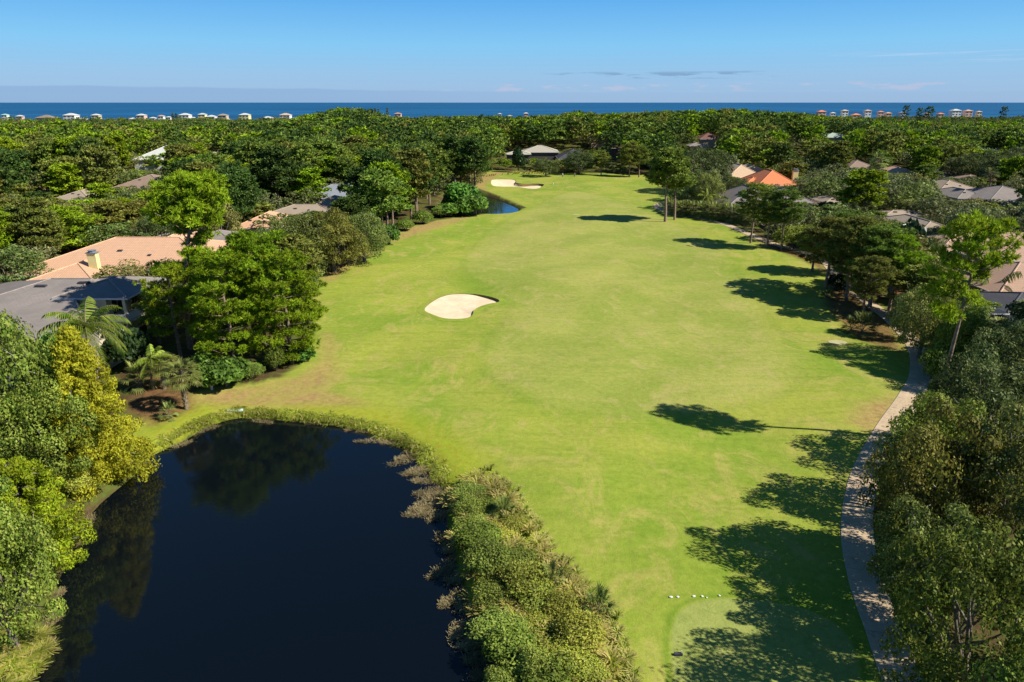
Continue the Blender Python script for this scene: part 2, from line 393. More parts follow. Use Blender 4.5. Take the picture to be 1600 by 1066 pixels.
def build_ground():
    xs = np.concatenate([-np.geomspace(9000, 140, 26)[:-1], np.arange(-140, 150.1, .8), np.geomspace(151, 9000, 26)])
    ys = np.concatenate([np.linspace(-400, 10, 12), np.arange(18, 125, .6), np.arange(125, 362, 1.2), np.arange(366, 700, 8), np.linspace(710, 1120, 28)])
    X, Y = np.meshgrid(xs, ys)
    Z = ground(X, Y)
    P = np.stack([X.ravel(), Y.ravel()], 1); zz = Z.ravel().copy()
    nr = (P[:, 1] < 340) & (np.abs(P[:, 0]) < 60)
    zz[nr] -= 1.3*sst(-.65, .25, sdf(P[nr], BUNK)); zz[nr] -= 1.6*sst(-1.6, .3, sdf(P[nr], BUNK2))
    V = np.stack([P[:, 0], P[:, 1], zz], 1)
    nx, ny = len(xs), len(ys)
    i = (np.arange(ny-1)[:, None]*nx+np.arange(nx-1)[None]).ravel()
    Fc = np.stack([i, i+1, i+1+nx, i+nx], 1)
    me = smooth(mesh_from('ground', [(V, Fc, 0)], [M_TURF], ground_attrs(X, Y)))
    tag(ob('ground', me), kind='structure')
build_ground()
def poly_flat(name, poly, z, m):
    from mathutils.geometry import tessellate_polygon
    v = [Vector((p[0], p[1], 0)) for p in poly]; t = tessellate_polygon([v])
    t = [tuple(x) if (poly[x[1]][0]-poly[x[0]][0])*(poly[x[2]][1]-poly[x[0]][1])-(poly[x[1]][1]-poly[x[0]][1])*(poly[x[2]][0]-poly[x[0]][0]) > 0 else tuple(x[::-1]) for x in t]
    me = mesh_from(name, [([(p[0], p[1], z) for p in poly], t, 0)], [m])
    return tag(ob(name, me), kind='structure')
def offset_poly(poly, d):
    a = np.roll(poly, 1, 0); b = np.roll(poly, -1, 0); t = nrm(b-a); n = np.stack([t[:, 1], -t[:, 0]], 1)
    area = 0.5*np.sum(poly[:, 0]*np.roll(poly[:, 1], -1)-np.roll(poly[:, 0], -1)*poly[:, 1])
    if area < 0: n = -n
    return poly+n*d
poly_flat('pond_water', offset_poly(POND, 2.2), -.72, M_WATER)
poly_flat('far_pond_water', offset_poly(POND2, 3.0), -.85, M_WATER)
me = mesh_from('sea', [([(-60000, 1062, -.5), (60000, 1062, -.5), (60000, 90000, -.5), (-60000, 90000, -.5)], [(0, 1, 2, 3)], 0)], [M_SEA])
tag(ob('sea', me), kind='structure')
me = mesh_from('beach', [([(-3000, 1030, 0.6), (3000, 1030, 0.6), (3000, 1066, -.4), (-3000, 1066, -.4)], [(0, 1, 2, 3)], 0)], [M_SAND])
tag(ob('beach', me), kind='structure')
def build_path():
    pts = PATH; t = nrm(np.gradient(pts, axis=0)); n = np.stack([-t[:, 1], t[:, 0]], 1)
    s = np.concatenate([[0], np.cumsum(np.linalg.norm(np.diff(pts, axis=0), axis=1))])
    w = 1.15; rows = []; offs = [-w-.02, -w, -w*.9, -.5, .5, w*.9, w, w+.02]
    V = []; al = []; ed = []
    for k, o_ in enumerate(offs):
        q = pts+n*o_; z = ground(q[:, 0], q[:, 1])+(.06 if 0 < k < 7 else -.12)
        V.append(np.stack([q[:, 0], q[:, 1], z], 1)); al.append(s); ed.append(np.full(len(s), abs(o_)/w))
    m_ = len(pts); V = np.concatenate(V); Fc = []
    for k in range(7):
        i = k*m_+np.arange(m_-1); Fc.append(np.stack([i+m_, i+m_+1, i+1, i], 1)[:, ::-1])
    me = mesh_from('cart_path', [(V, np.concatenate(Fc), 0)], [M_PATH], {'along': np.concatenate(al), 'edge': np.concatenate(ed)})
    tag(ob('cart_path', me), kind='structure')
build_path()
M_LIP = flat('bunker_edge_soil', (.14, .10, .05), (.09, .10, .03), 3, .9)
def bunker(name, poly, lab, sc, cat='golf bunker'):
    cen = poly.mean(0)
    e = empty(name, (cen[0], cen[1], 0), lab, cat)
    r = [offset_poly(poly, d) for d in (1.3*sc, .5*sc, 0, -.04)]
    zg = [ground(q[:, 0], q[:, 1]) for q in r]
    zs = [zg[0]+.02, zg[1]+.07*sc, zg[2]+.08*sc]
    n = len(poly); k = np.arange(n); k2 = (k+1) % n
    def ringf(a, b): return np.stack([a*n+k, a*n+k2, b*n+k2, b*n+k], 1)
    V = np.concatenate([np.stack([q[:, 0], q[:, 1], z], 1) for q, z in zip(r[:3], zs)])
    X = V[:, 0]; Y = V[:, 1]
    me = smooth(mesh_from('turf_rim', [(V-np.array([cen[0], cen[1], 0]), np.concatenate([ringf(0, 1), ringf(1, 2)]), 0)], [M_TURF], ground_attrs(X, Y)))
    ob('turf_rim', me, e)
    rel = (r[2]-cen); sx = rel[:, 0]/np.abs(rel[:, 0]).max(); z0 = zg[2]+.08*sc; z1 = z0-(.05+.38*sst(-.1, .8, sx))*sc
    V = np.concatenate([np.stack([r[2][:, 0], r[2][:, 1], z0], 1), np.stack([r[3][:, 0], r[3][:, 1], z1], 1)])
    ob('soil_lip', mesh_from('soil_lip', [(V-np.array([cen[0], cen[1], 0]), ringf(0, 1), 0)], [M_LIP]), e)
    rings = []; zc = float(z1.mean())
    for f in (1, .85, .65, .4, .15):
        q = cen+(r[3]-cen)*f; z = z1*f+zc*(1-f)-.30*sc*(1-f*f)+.02
        if f == 1: z = z1
        rings.append(np.stack([q[:, 0], q[:, 1], z], 1))
    V = np.concatenate(rings+[np.array([[cen[0], cen[1], zc-.33*sc]])])
    Fc = np.concatenate([ringf(a, a+1) for a in range(4)])
    fan = np.stack([4*n+k, 4*n+k2, np.full(n, 5*n)], 1)
    off = np.array([cen[0], cen[1], 0]); Vs = V-off
    sm = mesh_from('sand', [(Vs, Fc, 0), (Vs, fan, 0)], [M_SAND]); smooth(sm)
    ob('sand', sm, e)
bunker('golf_bunker', BUNK, 'large pale sand bunker in the middle of the near fairway', 1.0)
bunker('golf_bunker', BUNK2, 'small double lobed sand bunker at the far end near the small pond', 2.0)

# ------------------------------------------------------------ plant makers (numpy, each prototype one trunk mesh + one crown mesh)
def rdirs(rng, n, zmin=-1.0):
    z = rng.uniform(zmin, 1, n); a = rng.uniform(0, 2*np.pi, n); r = np.sqrt(1-z*z)
    return np.stack([r*np.cos(a), r*np.sin(a), z], 1)
def rosettes(rng, Cn, Nn, k, ln, wd, spread=.9):
    n = len(Cn); C2 = np.repeat(Cn, k, 0); N2 = np.repeat(Nn, k, 0)
    d = nrm(N2*.75+np.array([0, 0, .35])+rng.normal(size=(n*k, 3))*spread*.6)
    p = nrm(np.cross(d, N2*1.3+np.array([0, 0, .4])+rng.normal(size=(n*k, 3))*.45))*wd/2
    L = ln*rng.uniform(.6, 1.15, (n*k, 1))
    V = np.stack([C2-p, C2+p, C2+d*L+p*.6, C2+d*L-p*.6], 1).reshape(-1, 3)
    return V, np.arange(n*k*4).reshape(-1, 4)
def leaves(rng, Cn, Nn, size, aspect=.6, jit=.8, droop=0.0):
    n = len(Cn); nn = nrm(Nn+rng.normal(size=(n, 3))*jit)
    t = nrm(np.cross(nn, rng.normal(size=(n, 3)))+np.array([0, 0, -droop])); b = nrm(np.cross(nn, t))
    s = size*rng.uniform(.6, 1.3, (n, 1))
    V = np.stack([Cn+t*s/2, Cn+b*s*aspect/2+t*s*.08, Cn-t*s/2, Cn-b*s*aspect/2+t*s*.08], 1).reshape(-1, 3)
    return V, np.arange(n*4).reshape(-1, 4)
LOD = {0: dict(n=1.0, s=1.0), 1: dict(n=.42, s=1.6), 2: dict(n=.15, s=2.6), 3: dict(n=.05, s=4.2)}
class Proto: pass
def proto(kind, crown, trunk, H, R):
    p = Proto(); p.kind = kind; p.crown = crown; p.trunk = trunk
    v = np.empty(len(crown.vertices)*3); crown.vertices.foreach_get('co', v); v = v.reshape(-1, 3)
    p.R = float(np.percentile(np.hypot(v[:, 0], v[:, 1]), 96)); p.H = float(np.percentile(v[:, 2], 99.6)); return p
def pine(seed, H=18, R=4.8, cb=.42, lod=0, lm=None, dens=1.0, nb=26, trunk_r=.26, lean=(0, 0), flat_top=.5, branches=None):
    rng = np.random.default_rng(seed); q = LOD[lod]
    tr = [(0, 0, -.4)]
    for t in (.15, .4, .65, .85, .97): tr.append((lean[0]*t*t+rng.normal()*.12*(t > .2), lean[1]*t*t+rng.normal()*.12*(t > .2), H*t))
    tr = np.array(tr); tz = tr[:, 2]
    def tp(z): return np.array([np.interp(z, tz, tr[:, 0]), np.interp(z, tz, tr[:, 1]), z])
    sides = (7, 5, 4, 3)[lod]
    T = [tube(tr, [trunk_r*1.25, trunk_r, trunk_r*.8, trunk_r*.6, trunk_r*.38, .05], sides)]
    CC = []; CR = []
    if branches is None:
        branches = []
        for i in range(nb):
            t = (i+.5)/nb; h = H*(cb+(.95-cb)*t)
            r = R*math.sqrt(max(.05, 1-(abs(t-.36)/.70)**2.2))*rng.uniform(.62, 1.1)
            branches.append((h, i*2.4+rng.uniform(-.5, .5), r, rng.uniform(.02, .35)+flat_top*t*.5))
    for (h, a, r, rise) in branches:
        d = np.array([math.cos(a), math.sin(a), 0]); s = np.array([-d[1], d[0], 0])
        z0 = max(h-.35*r*rise-.3, .5); p0 = tp(z0); p1 = p0+d*r*.5+np.array([0, 0, .10*r]); p2 = p0+d*r*.92; p2[2] = h+rise*r*.6
        if lod < 3: T.append(tube([p0, p1, p2], [trunk_r*.34, trunk_r*.24, .03], max(3, sides-2)))
        for f, so in ((1.0, 0), (.72, .30), (.74, -.30), (.45, .05)):
            if f < .5 and r < 2.2: continue
            c = p0*(1-f)+p2*f+s*so*r*rng.uniform(.7, 1.2)+np.array([0, 0, .25]); CC.append(c); CR.append(rng.uniform(.7, 1.15)*(.55+.10*R)*(.74 if lod == 0 else .88))
    top = tp(H*.97)
    for _ in range(4): CC.append(top+rng.normal(size=3)*np.array([.8, .8, .25])); CR.append(1.0)
    CC = np.array(CC); CR = np.array(CR)
    per = max(3, int((15, 24, 20, 46)[lod]*(1, 1, 1, q['n'])[lod]*dens*(1, .55, .42, 1.5)[lod]))
    D = rdirs(rng, len(CC)*per, -.45); c = np.repeat(CC, per, 0); cr = np.repeat(CR, per)[:, None]
    Pp = c+D*cr*np.array([1, 1, .62])*rng.uniform(.72, 1.08, (len(D), 1))
    if lod == 0: V, Fc = rosettes(rng, Pp, D, 24, .50, .075, 1.5)
    elif lod == 1: V, Fc = rosettes(rng, Pp, D, 9, .80, .21, 1.2)
    elif lod == 2: V, Fc = rosettes(rng, Pp, D, 8, .85, .34, 1.1)
    else: V, Fc = rosettes(rng, Pp, D, 4, 1.3, .62, .8)
    return proto('pine', mesh_from('pine_crown', [(V, Fc, 0)], [lm]), smooth(mesh_from('pine_trunk', T, [M_BARK_P])), H, R)
def oak(seed, H=12, R=6.5, lod=0, lm=None, n=46, cz=.52, vz=.50, size=.30, trunk_r=.38, zmin=-.55, dens=1.0, dead=None):
    rng = np.random.default_rng(seed); q = LOD[lod]; sides = (7, 5, 4, 3)[lod]
    D = rdirs(rng, n, zmin)
    # blue-noise-ish directions
    for _ in range(6):
        diff = D[:, None]-D[None]; d2 = (diff**2).sum(-1)+np.eye(n)*9
        D = nrm(D+(diff/d2[..., None]**1.5).sum(1)*.006); D[:, 2] = np.maximum(D[:, 2], zmin)
    D = nrm(D); bump = rng.uniform(.60, .92, (n, 1))
    lob = 1+.14*np.sin(np.arctan2(D[:, 1], D[:, 0])*3+seed)[:, None]
    CC = np.array([0, 0, H*cz])+D*np.array([R, R, H*vz])*bump*lob
    CC[:, 2] = np.maximum(CC[:, 2], .12*H+.4)
    CR = rng.uniform(.17, .31, n)*R
    T = [tube([(0, 0, -.3), (.1, .05, H*.14), (.15, -.1, H*.26)], [trunk_r*1.35, trunk_r, trunk_r*.85], sides+1)]
    for i in rng.choice(n, min(n, 11 if lod < 2 else 5), replace=False):
        c = CC[i]; mid = np.array([c[0]*.45, c[1]*.45, H*.26+(c[2]-H*.26)*.38])
        T.append(tube([(.1, -.05, H*.2), mid, c], [trunk_r*.6, trunk_r*.36, .05], max(3, sides-2)))
        if lod == 0:
            for _ in range(2):
                c2 = CC[rng.integers(n)]
                if np.linalg.norm(c2-c) < R: T.append(tube([mid, (mid+c2)/2+rng.normal(size=3)*.3, c2], [trunk_r*.28, trunk_r*.18, .03], 4))
    per = max(5, int((430, 340, 470, 560)[lod]*q['n']*dens)); D2 = rdirs(rng, n*per, -.6); c = np.repeat(CC, per, 0); cr = np.repeat(CR, per)[:, None]
    lump = 1+.16*np.sin(D2[:, :1]*5+c[:, :1])*np.sin(D2[:, 1:2]*6+c[:, 1:2])
    Pp = c+D2*cr*np.array([1, 1, .78])*lump*rng.uniform(.70, 1.10, (len(D2), 1))
    V, Fc = leaves(rng, Pp, D2, size*q['s']*(1.0, 1.0, .85, .75)[lod], .62, .42)
    parts = [(V, Fc, 0)]; mats = [lm]
    if dead is not None:
        tw = []
        for _ in range(26):
            c0 = CC[rng.integers(n)]; d = nrm(rng.normal(size=3)+np.array([0, 0, .8])); p = c0+d*R*.22
            tw.append(tube([p, p+d*.5+rng.normal(size=3)*.12, p+d*.95+rng.normal(size=3)*.25], [.03, .02, .008], 3, 0))
        T += [(v, f, 1) for v, f, _ in tw]
    return proto('oak', mesh_from('oak_crown', parts, mats), smooth(mesh_from('oak_trunk', T, [M_BARK_O]+([dead] if dead else []))), H, R)
def cypress(seed, H=13.5, R=4.4, lm=None, n=95, cone=1.0, size=.34, cb=.08, per=150):
    rng = np.random.default_rng(seed)
    T = [tube([(0, 0, -.3), (.05, 0, H*.5), (0, .05, H*.97)], [.34, .2, .03], 7)]
    CC = []; CR = []
    for i in range(n):
        t = ((i+.5)/n)**1.15; h = H*(cb+(.97-cb)*t)
        r = R*((1-t)**(.75*cone))*(1-.25*math.exp(-t*14))*rng.uniform(.55, 1.05)+.15; a = i*2.39996+rng.uniform(-.4, .4)
        p0 = np.array([0, 0, h-.1*r]); p2 = np.array([r*math.cos(a), r*math.sin(a), h-.10*r])
        if i % 2 == 0: T.append(tube([p0, (p0+p2)/2+np.array([0, 0, .2]), p2], [.07, .05, .02], 4))
        CC.append(p2); CR.append(rng.uniform(.5, .85)*(.4+.13*R)*(1.15-.5*t))
    CC = np.array(CC); CR = np.array(CR)
    CC = np.vstack([CC, CC*np.array([.5, .5, 1])]); CR = np.concatenate([CR, CR*.9]); n = len(CC); per = per*2//3
    D = rdirs(rng, n*per, -.9); c = np.repeat(CC, per, 0); cr = np.repeat(CR, per)[:, None]
    Pp = c+D*cr*np.array([1, 1, .62])*rng.uniform(.6, 1.08, (len(D), 1)); Pp[:, 2] -= rng.uniform(0, .35, len(Pp))*(D[:, 2] < .2)
    V, Fc = leaves(rng, Pp, D, size, .42, .4, .9)
    return proto('cypress', mesh_from('cypress_crown', [(V, Fc, 0)], [lm]), smooth(mesh_from('cypress_trunk', T, [M_BARK_O])), H, R)
def shrub(seed, H=2.2, R=1.6, lm=None, size=.26, n=16, per=110, jit=.7):
    rng = np.random.default_rng(seed); D = rdirs(rng, n, -.1)
    CC = np.array([0, 0, H*.45])+D*np.array([R*.62, R*.62, H*.38])*rng.uniform(.6, 1.05, (n, 1)); CR = rng.uniform(.3, .48, n)*min(R, H)
    D2 = rdirs(rng, n*per, -.4); c = np.repeat(CC, per, 0); Pp = c+D2*np.repeat(CR, per)[:, None]*rng.uniform(.6, 1.12, (len(D2), 1))
    Pp[:, 2] = np.maximum(Pp[:, 2], .02)
    V, Fc = leaves(rng, Pp, D2, size, .6, jit)
    T = [tube([(0, 0, -.1), CC[i]*.5+np.array([0, 0, .05]), CC[i]], [.05, .035, .015], 4) for i in range(6)]
    return proto('shrub', mesh_from('shrub_foliage', [(V, Fc, 0)], [lm]), mesh_from('shrub_stems', T, [M_BARK_O]), H, R)
def fan_blades(rng, o, d, L, nbl, spread, wd, droop):
    up = np.array([0, 0, 1.0]); s = nrm(np.cross(d, up)); V = []
    for k in range(nbl):
        a = (k/(nbl-1)-.5)*spread; e = nrm(d*math.cos(a)+s*math.sin(a)+up*.06*math.cos(a)); l = L*rng.uniform(.8, 1.05)*(1-.25*abs(a)/spread)
        w = nrm(np.cross(e, up))*wd/2; m_ = o+e*l*.55; t = o+e*l-up*droop*l
        V += [[o-w*.4, o+w*.4, m_+w, m_-w], [m_-w, m_+w, t+w*.15, t-w*.15]]
    return V
def palm(seed, H=5.5, lm=None, fan=True, nf=30, L=1.9, tr=.17, boots=True, curve=.3, blades=13, skirt=None):
    rng = np.random.default_rng(seed); V = []; V2 = []
    top = np.array([curve, curve*.4, H])
    T = []
    if H > .8:
        T.append(tube([(0, 0, -.2), (curve*.15, 0, H*.4), (curve*.6, curve*.2, H*.75), top], [tr*1.2, tr, tr, tr*.8], 9))
        if boots:
            for i in range(int(H*14)):
                z = H*(.12+.85*i/(H*14)); a = i*2.4; c = np.array([curve*.5*(z/H)**2, 0, z]); d = np.array([math.cos(a), math.sin(a), 0])
                T.append(tube([c+d*tr*.9, c+d*tr*1.6+np.array([0, 0, .22])], [.07, .03], 4))
    for i in range(nf):
        el = 1.25-1.9*(i+.5)/nf+rng.normal()*.12; a = i*2.4+rng.uniform(-.3, .3)
        d = np.array([math.cos(a)*math.cos(el), math.sin(a)*math.cos(el), math.sin(el)])
        if fan:
            o = top+d*L*.55-np.array([0, 0, .05]); T.append(tube([top, top+d*L*.3+np.array([0, 0, .04]), o], [.03, .022, .015], 3))
            tgt = V2 if (skirt and el < -.45) else V
            tgt += fan_blades(rng, o, nrm(d+np.array([0, 0, -.15])), L*.62, blades, 2.6, .10, .22)
        else:
            pts = []; p = top.copy(); dd = d.copy()
            for k in range(9): pts.append(p.copy()); p = p+dd*L/8; dd = nrm(dd+np.array([0, 0, -.20]))
            T.append(tube(pts, [.035*(1-k/10) for k in range(9)], 3))
            for k in range(1, 9):
                for sgn in (-1, 1):
                    for j in range(3):
                        o = pts[k-1]+(pts[k]-pts[k-1])*j/3; ax = nrm(pts[k]-pts[k-1]); s = nrm(np.cross(ax, (0, 0, 1)))*sgn
                        e = nrm(s*.8+ax*.55+np.array([0, 0, -.55+rng.normal()*.15])); l = .62*L/2.6*(1.15-.6*abs(k-4)/5); w = ax*.035
                        V.append([o-w, o+w, o+e*l*.6+w+np.array([0, 0, -.03]), o+e*l+np.array([0, 0, -.16])])
    parts = [(np.array(V).reshape(-1, 3), np.arange(len(V)*4).reshape(-1, 4), 0)]; mats = [lm]
    if V2: parts.append((np.array(V2).reshape(-1, 3), np.arange(len(V2)*4).reshape(-1, 4), 1)); mats.append(skirt)
    return proto('palm', mesh_from('palm_fronds', parts, mats), smooth(mesh_from('palm_trunk', T, [M_BARK_PALM])) if T else None, H+L*.5, L*1.1)
PNAMES = {'pine': 'pine_tree', 'oak': 'oak_tree', 'cypress': 'cypress_tree', 'shrub': 'shrub', 'palm': 'palm_tree'}
def place(p, x, y, H, R, label, cat, group=None, rz=None, name=None, z=None, merged=False, rr=random.Random(5)):
    z = gz(x, y) if z is None else z
    rz = rr.uniform(0, 6.28) if rz is None else rz
    e = empty(name or PNAMES[p.kind], (x, y, z), label, cat, group, rz); e.scale = (R/p.R, R/p.R, H/p.H)
    cn = {'shrub': 'foliage', 'palm': 'fronds'}.get(p.kind, 'crown')
    ob(cn, p.crown, e)
    if p.trunk: ob('stems' if p.kind == 'shrub' else 'trunk', p.trunk, e)
    return e

# foliage colours
LM = {}
LM['pine_bright'] = leafmat('pine_needles_bright', [(.080, .170, .008), (.165, .290, .010), (.260, .390, .014), (.340, .400, .028)])
LM['pine_mid'] = leafmat('pine_needles_mid', [(0.068, 0.135, 0.022), (0.128, 0.213, 0.029), (0.187, 0.278, 0.038), (0.250, 0.281, 0.059)])
LM['pine_olive'] = leafmat('pine_needles_olive', [(0.085, 0.121, 0.023), (0.169, 0.211, 0.035), (0.246, 0.276, 0.046), (0.308, 0.272, 0.076)])
LM['pine_dark'] = leafmat('pine_needles_dark', [(0.037, 0.079, 0.018), (0.073, 0.132, 0.025), (0.116, 0.180, 0.035)])
LM['oak_grey'] = leafmat('oak_leaves_grey', [(.069, .101, .034), (.127, .161, .057), (.184, .213, .083), (.241, .241, .121)])
LM['oak_dark'] = leafmat('oak_leaves_dark', [(.039, .069, .021), (.076, .115, .032), (.121, .167, .048), (.161, .184, .069)])
LM['oak_olive'] = leafmat('oak_leaves_olive', [(.092, .115, .028), (.167, .190, .044), (.236, .247, .064), (.287, .259, .098)])
LM['oak_green'] = leafmat('oak_leaves_green', [(.057, .106, .023), (.115, .178, .039), (.172, .241, .055), (.230, .259, .090)])
LM['near_grey'] = leafmat('live_oak_leaves_grey', [(.070, .108, .026), (.130, .175, .038), (.190, .235, .052), (.250, .265, .080)])
LM['near_olive'] = leafmat('live_oak_leaves_olive', [(.095, .120, .020), (.170, .195, .030), (.240, .255, .045), (.290, .270, .070)])
LM['near_green'] = leafmat('live_oak_leaves_green', [(.060, .120, .016), (.120, .190, .026), (.180, .260, .038), (.240, .280, .060)])
LM['magnolia'] = leafmat('magnolia_leaves', [(.014, .034, .010), (.028, .058, .016), (.050, .085, .026)], gloss=.6, rough=.3)
LM['gold'] = leafmat('golden_cypress_leaves', [(.20, .205, .014), (.33, .31, .018), (.45, .405, .026), (.35, .385, .028)])
LM['lime'] = leafmat('lime_cypress_leaves', [(.13, .22, .010), (.22, .335, .014), (.31, .42, .018), (.36, .40, .024)])
LM['limebush'] = leafmat('feathery_bush_leaves', [(0.149, 0.207, 0.023), (0.253, 0.316, 0.040), (0.345, 0.391, 0.057), (0.391, 0.368, 0.103)])
LM['bush'] = leafmat('bright_bush_leaves', [(.050, .130, .018), (.090, .210, .026), (.140, .280, .040)], gloss=.4)
LM['willow'] = leafmat('willow_leaves', [(0.121, 0.196, 0.032), (0.207, 0.287, 0.048), (0.299, 0.368, 0.081)])
LM['palmetto'] = leafmat('palmetto_fronds', [(.120, .165, .035), (.190, .240, .055), (.280, .310, .090)], gloss=.4, rough=.5)
LM['palmdark'] = leafmat('dark_palm_fronds', [(.075, .110, .022), (.125, .175, .034), (.19, .24, .06)], gloss=.4, rough=.5)
LM['queen'] = leafmat('queen_palm_fronds', [(.12, .22, .022), (.22, .31, .035), (.31, .36, .05)], gloss=.3)
LM['deadfrond'] = leafmat('dead_fronds', [(.22, .16, .07), (.34, .25, .12)], gloss=.2)
LM['plume'] = leafmat('grass_plumes', [(.299, .287, .069), (.414, .380, .115), (.506, .437, .172)], .4)
LM['blade'] = leafmat('grass_blades', [(0.172, 0.277, 0.026), (0.290, 0.370, 0.046), (0.396, 0.422, 0.066)], .4)
LM['marsh'] = leafmat('dry_marsh_grass', [(.192, .162, .072), (.300, .252, .120), (.396, .336, .168)], .3)
LM['autumn'] = leafmat('reddish_leaves', [(.15, .12, .03), (.28, .17, .05), (.19, .19, .04)])
M_TWIG = flat('dead_twigs', (.42, .40, .36), (.30, .28, .24), 3, .9, 0)

# ------------------------------------------------------------ houses
ROOFS = {
 'shingle_grey': roofmat('grey_shingles', (.262, .228, .208), (.195, .168, .156)),
 'shingle_dark': roofmat('dark_shingles', (.075, .075, .090), (.05, .05, .06)),
 'shingle_brown': roofmat('brown_shingles', (.29, .21, .165), (.22, .155, .12)),
 'shingle_tan': roofmat('tan_shingles', (.36, .29, .22), (.28, .22, .165)),
 'slate_blue': roofmat('blue_grey_shingles', (.27, .29, .34), (.19, .21, .25)),
 'metal_white': roofmat('pale_roof', (.60, .60, .56), (.48, .48, .46)),
 'tile_peach': roofmat('peach_tiles', (.63, .385, .245), (.54, .32, .20), True),
 'tile_sand': roofmat('sand_tiles', (.64, .46, .30), (.52, .37, .24), True),
 'tile_orange': roofmat('orange_tiles', (.74, .255, .11), (.62, .20, .09), True),
 'tile_brown': roofmat('brown_tiles', (.46, .30, .215), (.36, .235, .165), True),
 'shingle_maroon': roofmat('maroon_shingles', (.20, .095, .075), (.14, .07, .06)),
 'pale_tile': roofmat('pale_tiles', (.44, .41, .33), (.36, .33, .27), True),
 'roof_green': roofmat('pale_green_roof', (.36, .44, .36), (.28, .34, .28)),
 'roof_teal': roofmat('teal_roof', (.30, .62, .60), (.24, .50, .48)),
}
WALLS = {k: flat('stucco_'+k, c, tuple(x*.88 for x in c), 1.2, .9, .1) for k, c in dict(
    cream=(.62, .54, .36), white=(.72, .72, .70), grey=(.42, .41, .40), peach=(.62, .42, .28), yellow=(.72, .64, .30), pink=(.66, .42, .36), dark=(.10, .085, .075), tan=(.48, .38, .28), blue=(.45, .52, .60)).items()}
M_WHITE = flat('white_paint', (.72, .72, .70), (.62, .62, .60), 4, .6, .05)
M_TRIM = flat('gutter_trim', (.60, .58, .54), (.48, .46, .43), 4, .6, .05)
def glass_mat():
    m, nt, p, o = mat('window_glass'); setc(nt, p.inputs['Base Color'], (.02, .025, .03)); p.inputs['Roughness'].default_value = .06; p.inputs['Specular IOR Level'].default_value = .8
    return m
M_GLASS = glass_mat()
def screen_mat():
    m, nt, p, o = mat('insect_screen'); setc(nt, p.inputs['Base Color'], (.03, .035, .045)); p.inputs['Roughness'].default_value = .7
    t = N(nt, 'ShaderNodeBsdfTransparent'); mx = N(nt, 'ShaderNodeMixShader'); mx.inputs[0].default_value = .62
    nt.links.new(t.outputs[0], mx.inputs[1]); nt.links.new(p.outputs[0], mx.inputs[2]); nt.links.new(mx.outputs[0], o.inputs[0]); return m
M_SCREEN = screen_mat()
def roof_geo(blocks, pitch, extra=()):
    V = []; Fc = []; UV = []
    def face(pts):
        i0 = len(V); V.extend(pts); Fc.append(tuple(range(i0, i0+len(pts))))
        p = [np.array(q, float) for q in pts]; u = nrm(p[1]-p[0]); n = nrm(np.cross(u, p[-1]-p[0])); w = np.cross(n, u)
        UV.extend([((q-p[0])@u, (q-p[0])@w) for q in p])
    for bl in blocks:
        x0, x1, y0, y1, e = bl[:5]; kind = bl[5] if len(bl) > 5 else 'hip'; s = bl[6] if len(bl) > 6 else pitch
        w, d = x1-x0, y1-y0; h = min(w, d)/2; z = e+h*s
        if kind == 'flat': z = e+.05
        if kind == 'pyr': h0 = .04
        if kind == 'gable_x':   # ridge along x
            ym = (y0+y1)/2; z = e+d/2*s
            face([(x0, y0, e), (x1, y0, e), (x1, ym, z), (x0, ym, z)]); face([(x1, y1, e), (x0, y1, e), (x0, ym, z), (x1, ym, z)])
        elif kind == 'gable_y':
            xm = (x0+x1)/2; z = e+w/2*s
            face([(x0, y1, e), (x0, y0, e), (xm, y0, z), (xm, y1, z)]); face([(x1, y0, e), (x1, y1, e), (xm, y1, z), (xm, y0, z)])
        elif w >= d:
            ym = (y0+y1)/2; a = (x0+h, ym, z); b = (x1-h-.01, ym, z)
            face([(x0, y0, e), (x1, y0, e), b, a]); face([(x1, y1, e), (x0, y1, e), a, b]); face([(x0, y1, e), (x0, y0, e), a]); face([(x1, y0, e), (x1, y1, e), b])
        else:
            xm = (x0+x1)/2; a = (xm, y0+h, z); b = (xm, y1-h-.01, z)
            face([(x0, y0, e), (x1, y0, e), a]); face([(x1, y0, e), (x1, y1, e), b, a]); face([(x1, y1, e), (x0, y1, e), b]); face([(x0, y1, e), (x0, y0, e), a, b])
        face([(x0, y1, e-.03), (x1, y1, e-.03), (x1, y0, e-.03), (x0, y0, e-.03)])
    for fc in extra: face(fc)
    me = bpy.data.meshes.new('roof'); me.from_pydata([tuple(map(float, v)) for v in V], [], Fc); uv = me.uv_layers.new(name='UVMap')
    uv.data.foreach_set('uv', np.array(UV, np.float32).ravel()); me.update(); return me
CAPS = {}; ROOFC = {k: tuple([n_ for n_ in m_.node_tree.nodes if n_.type == 'TEX_BRICK'][0].inputs['Color1'].default_value[:3]) for k, m_ in ROOFS.items()}
CLEAR = []   # (distance, px0, py0, px1, py1) picture areas kept open in front of a house
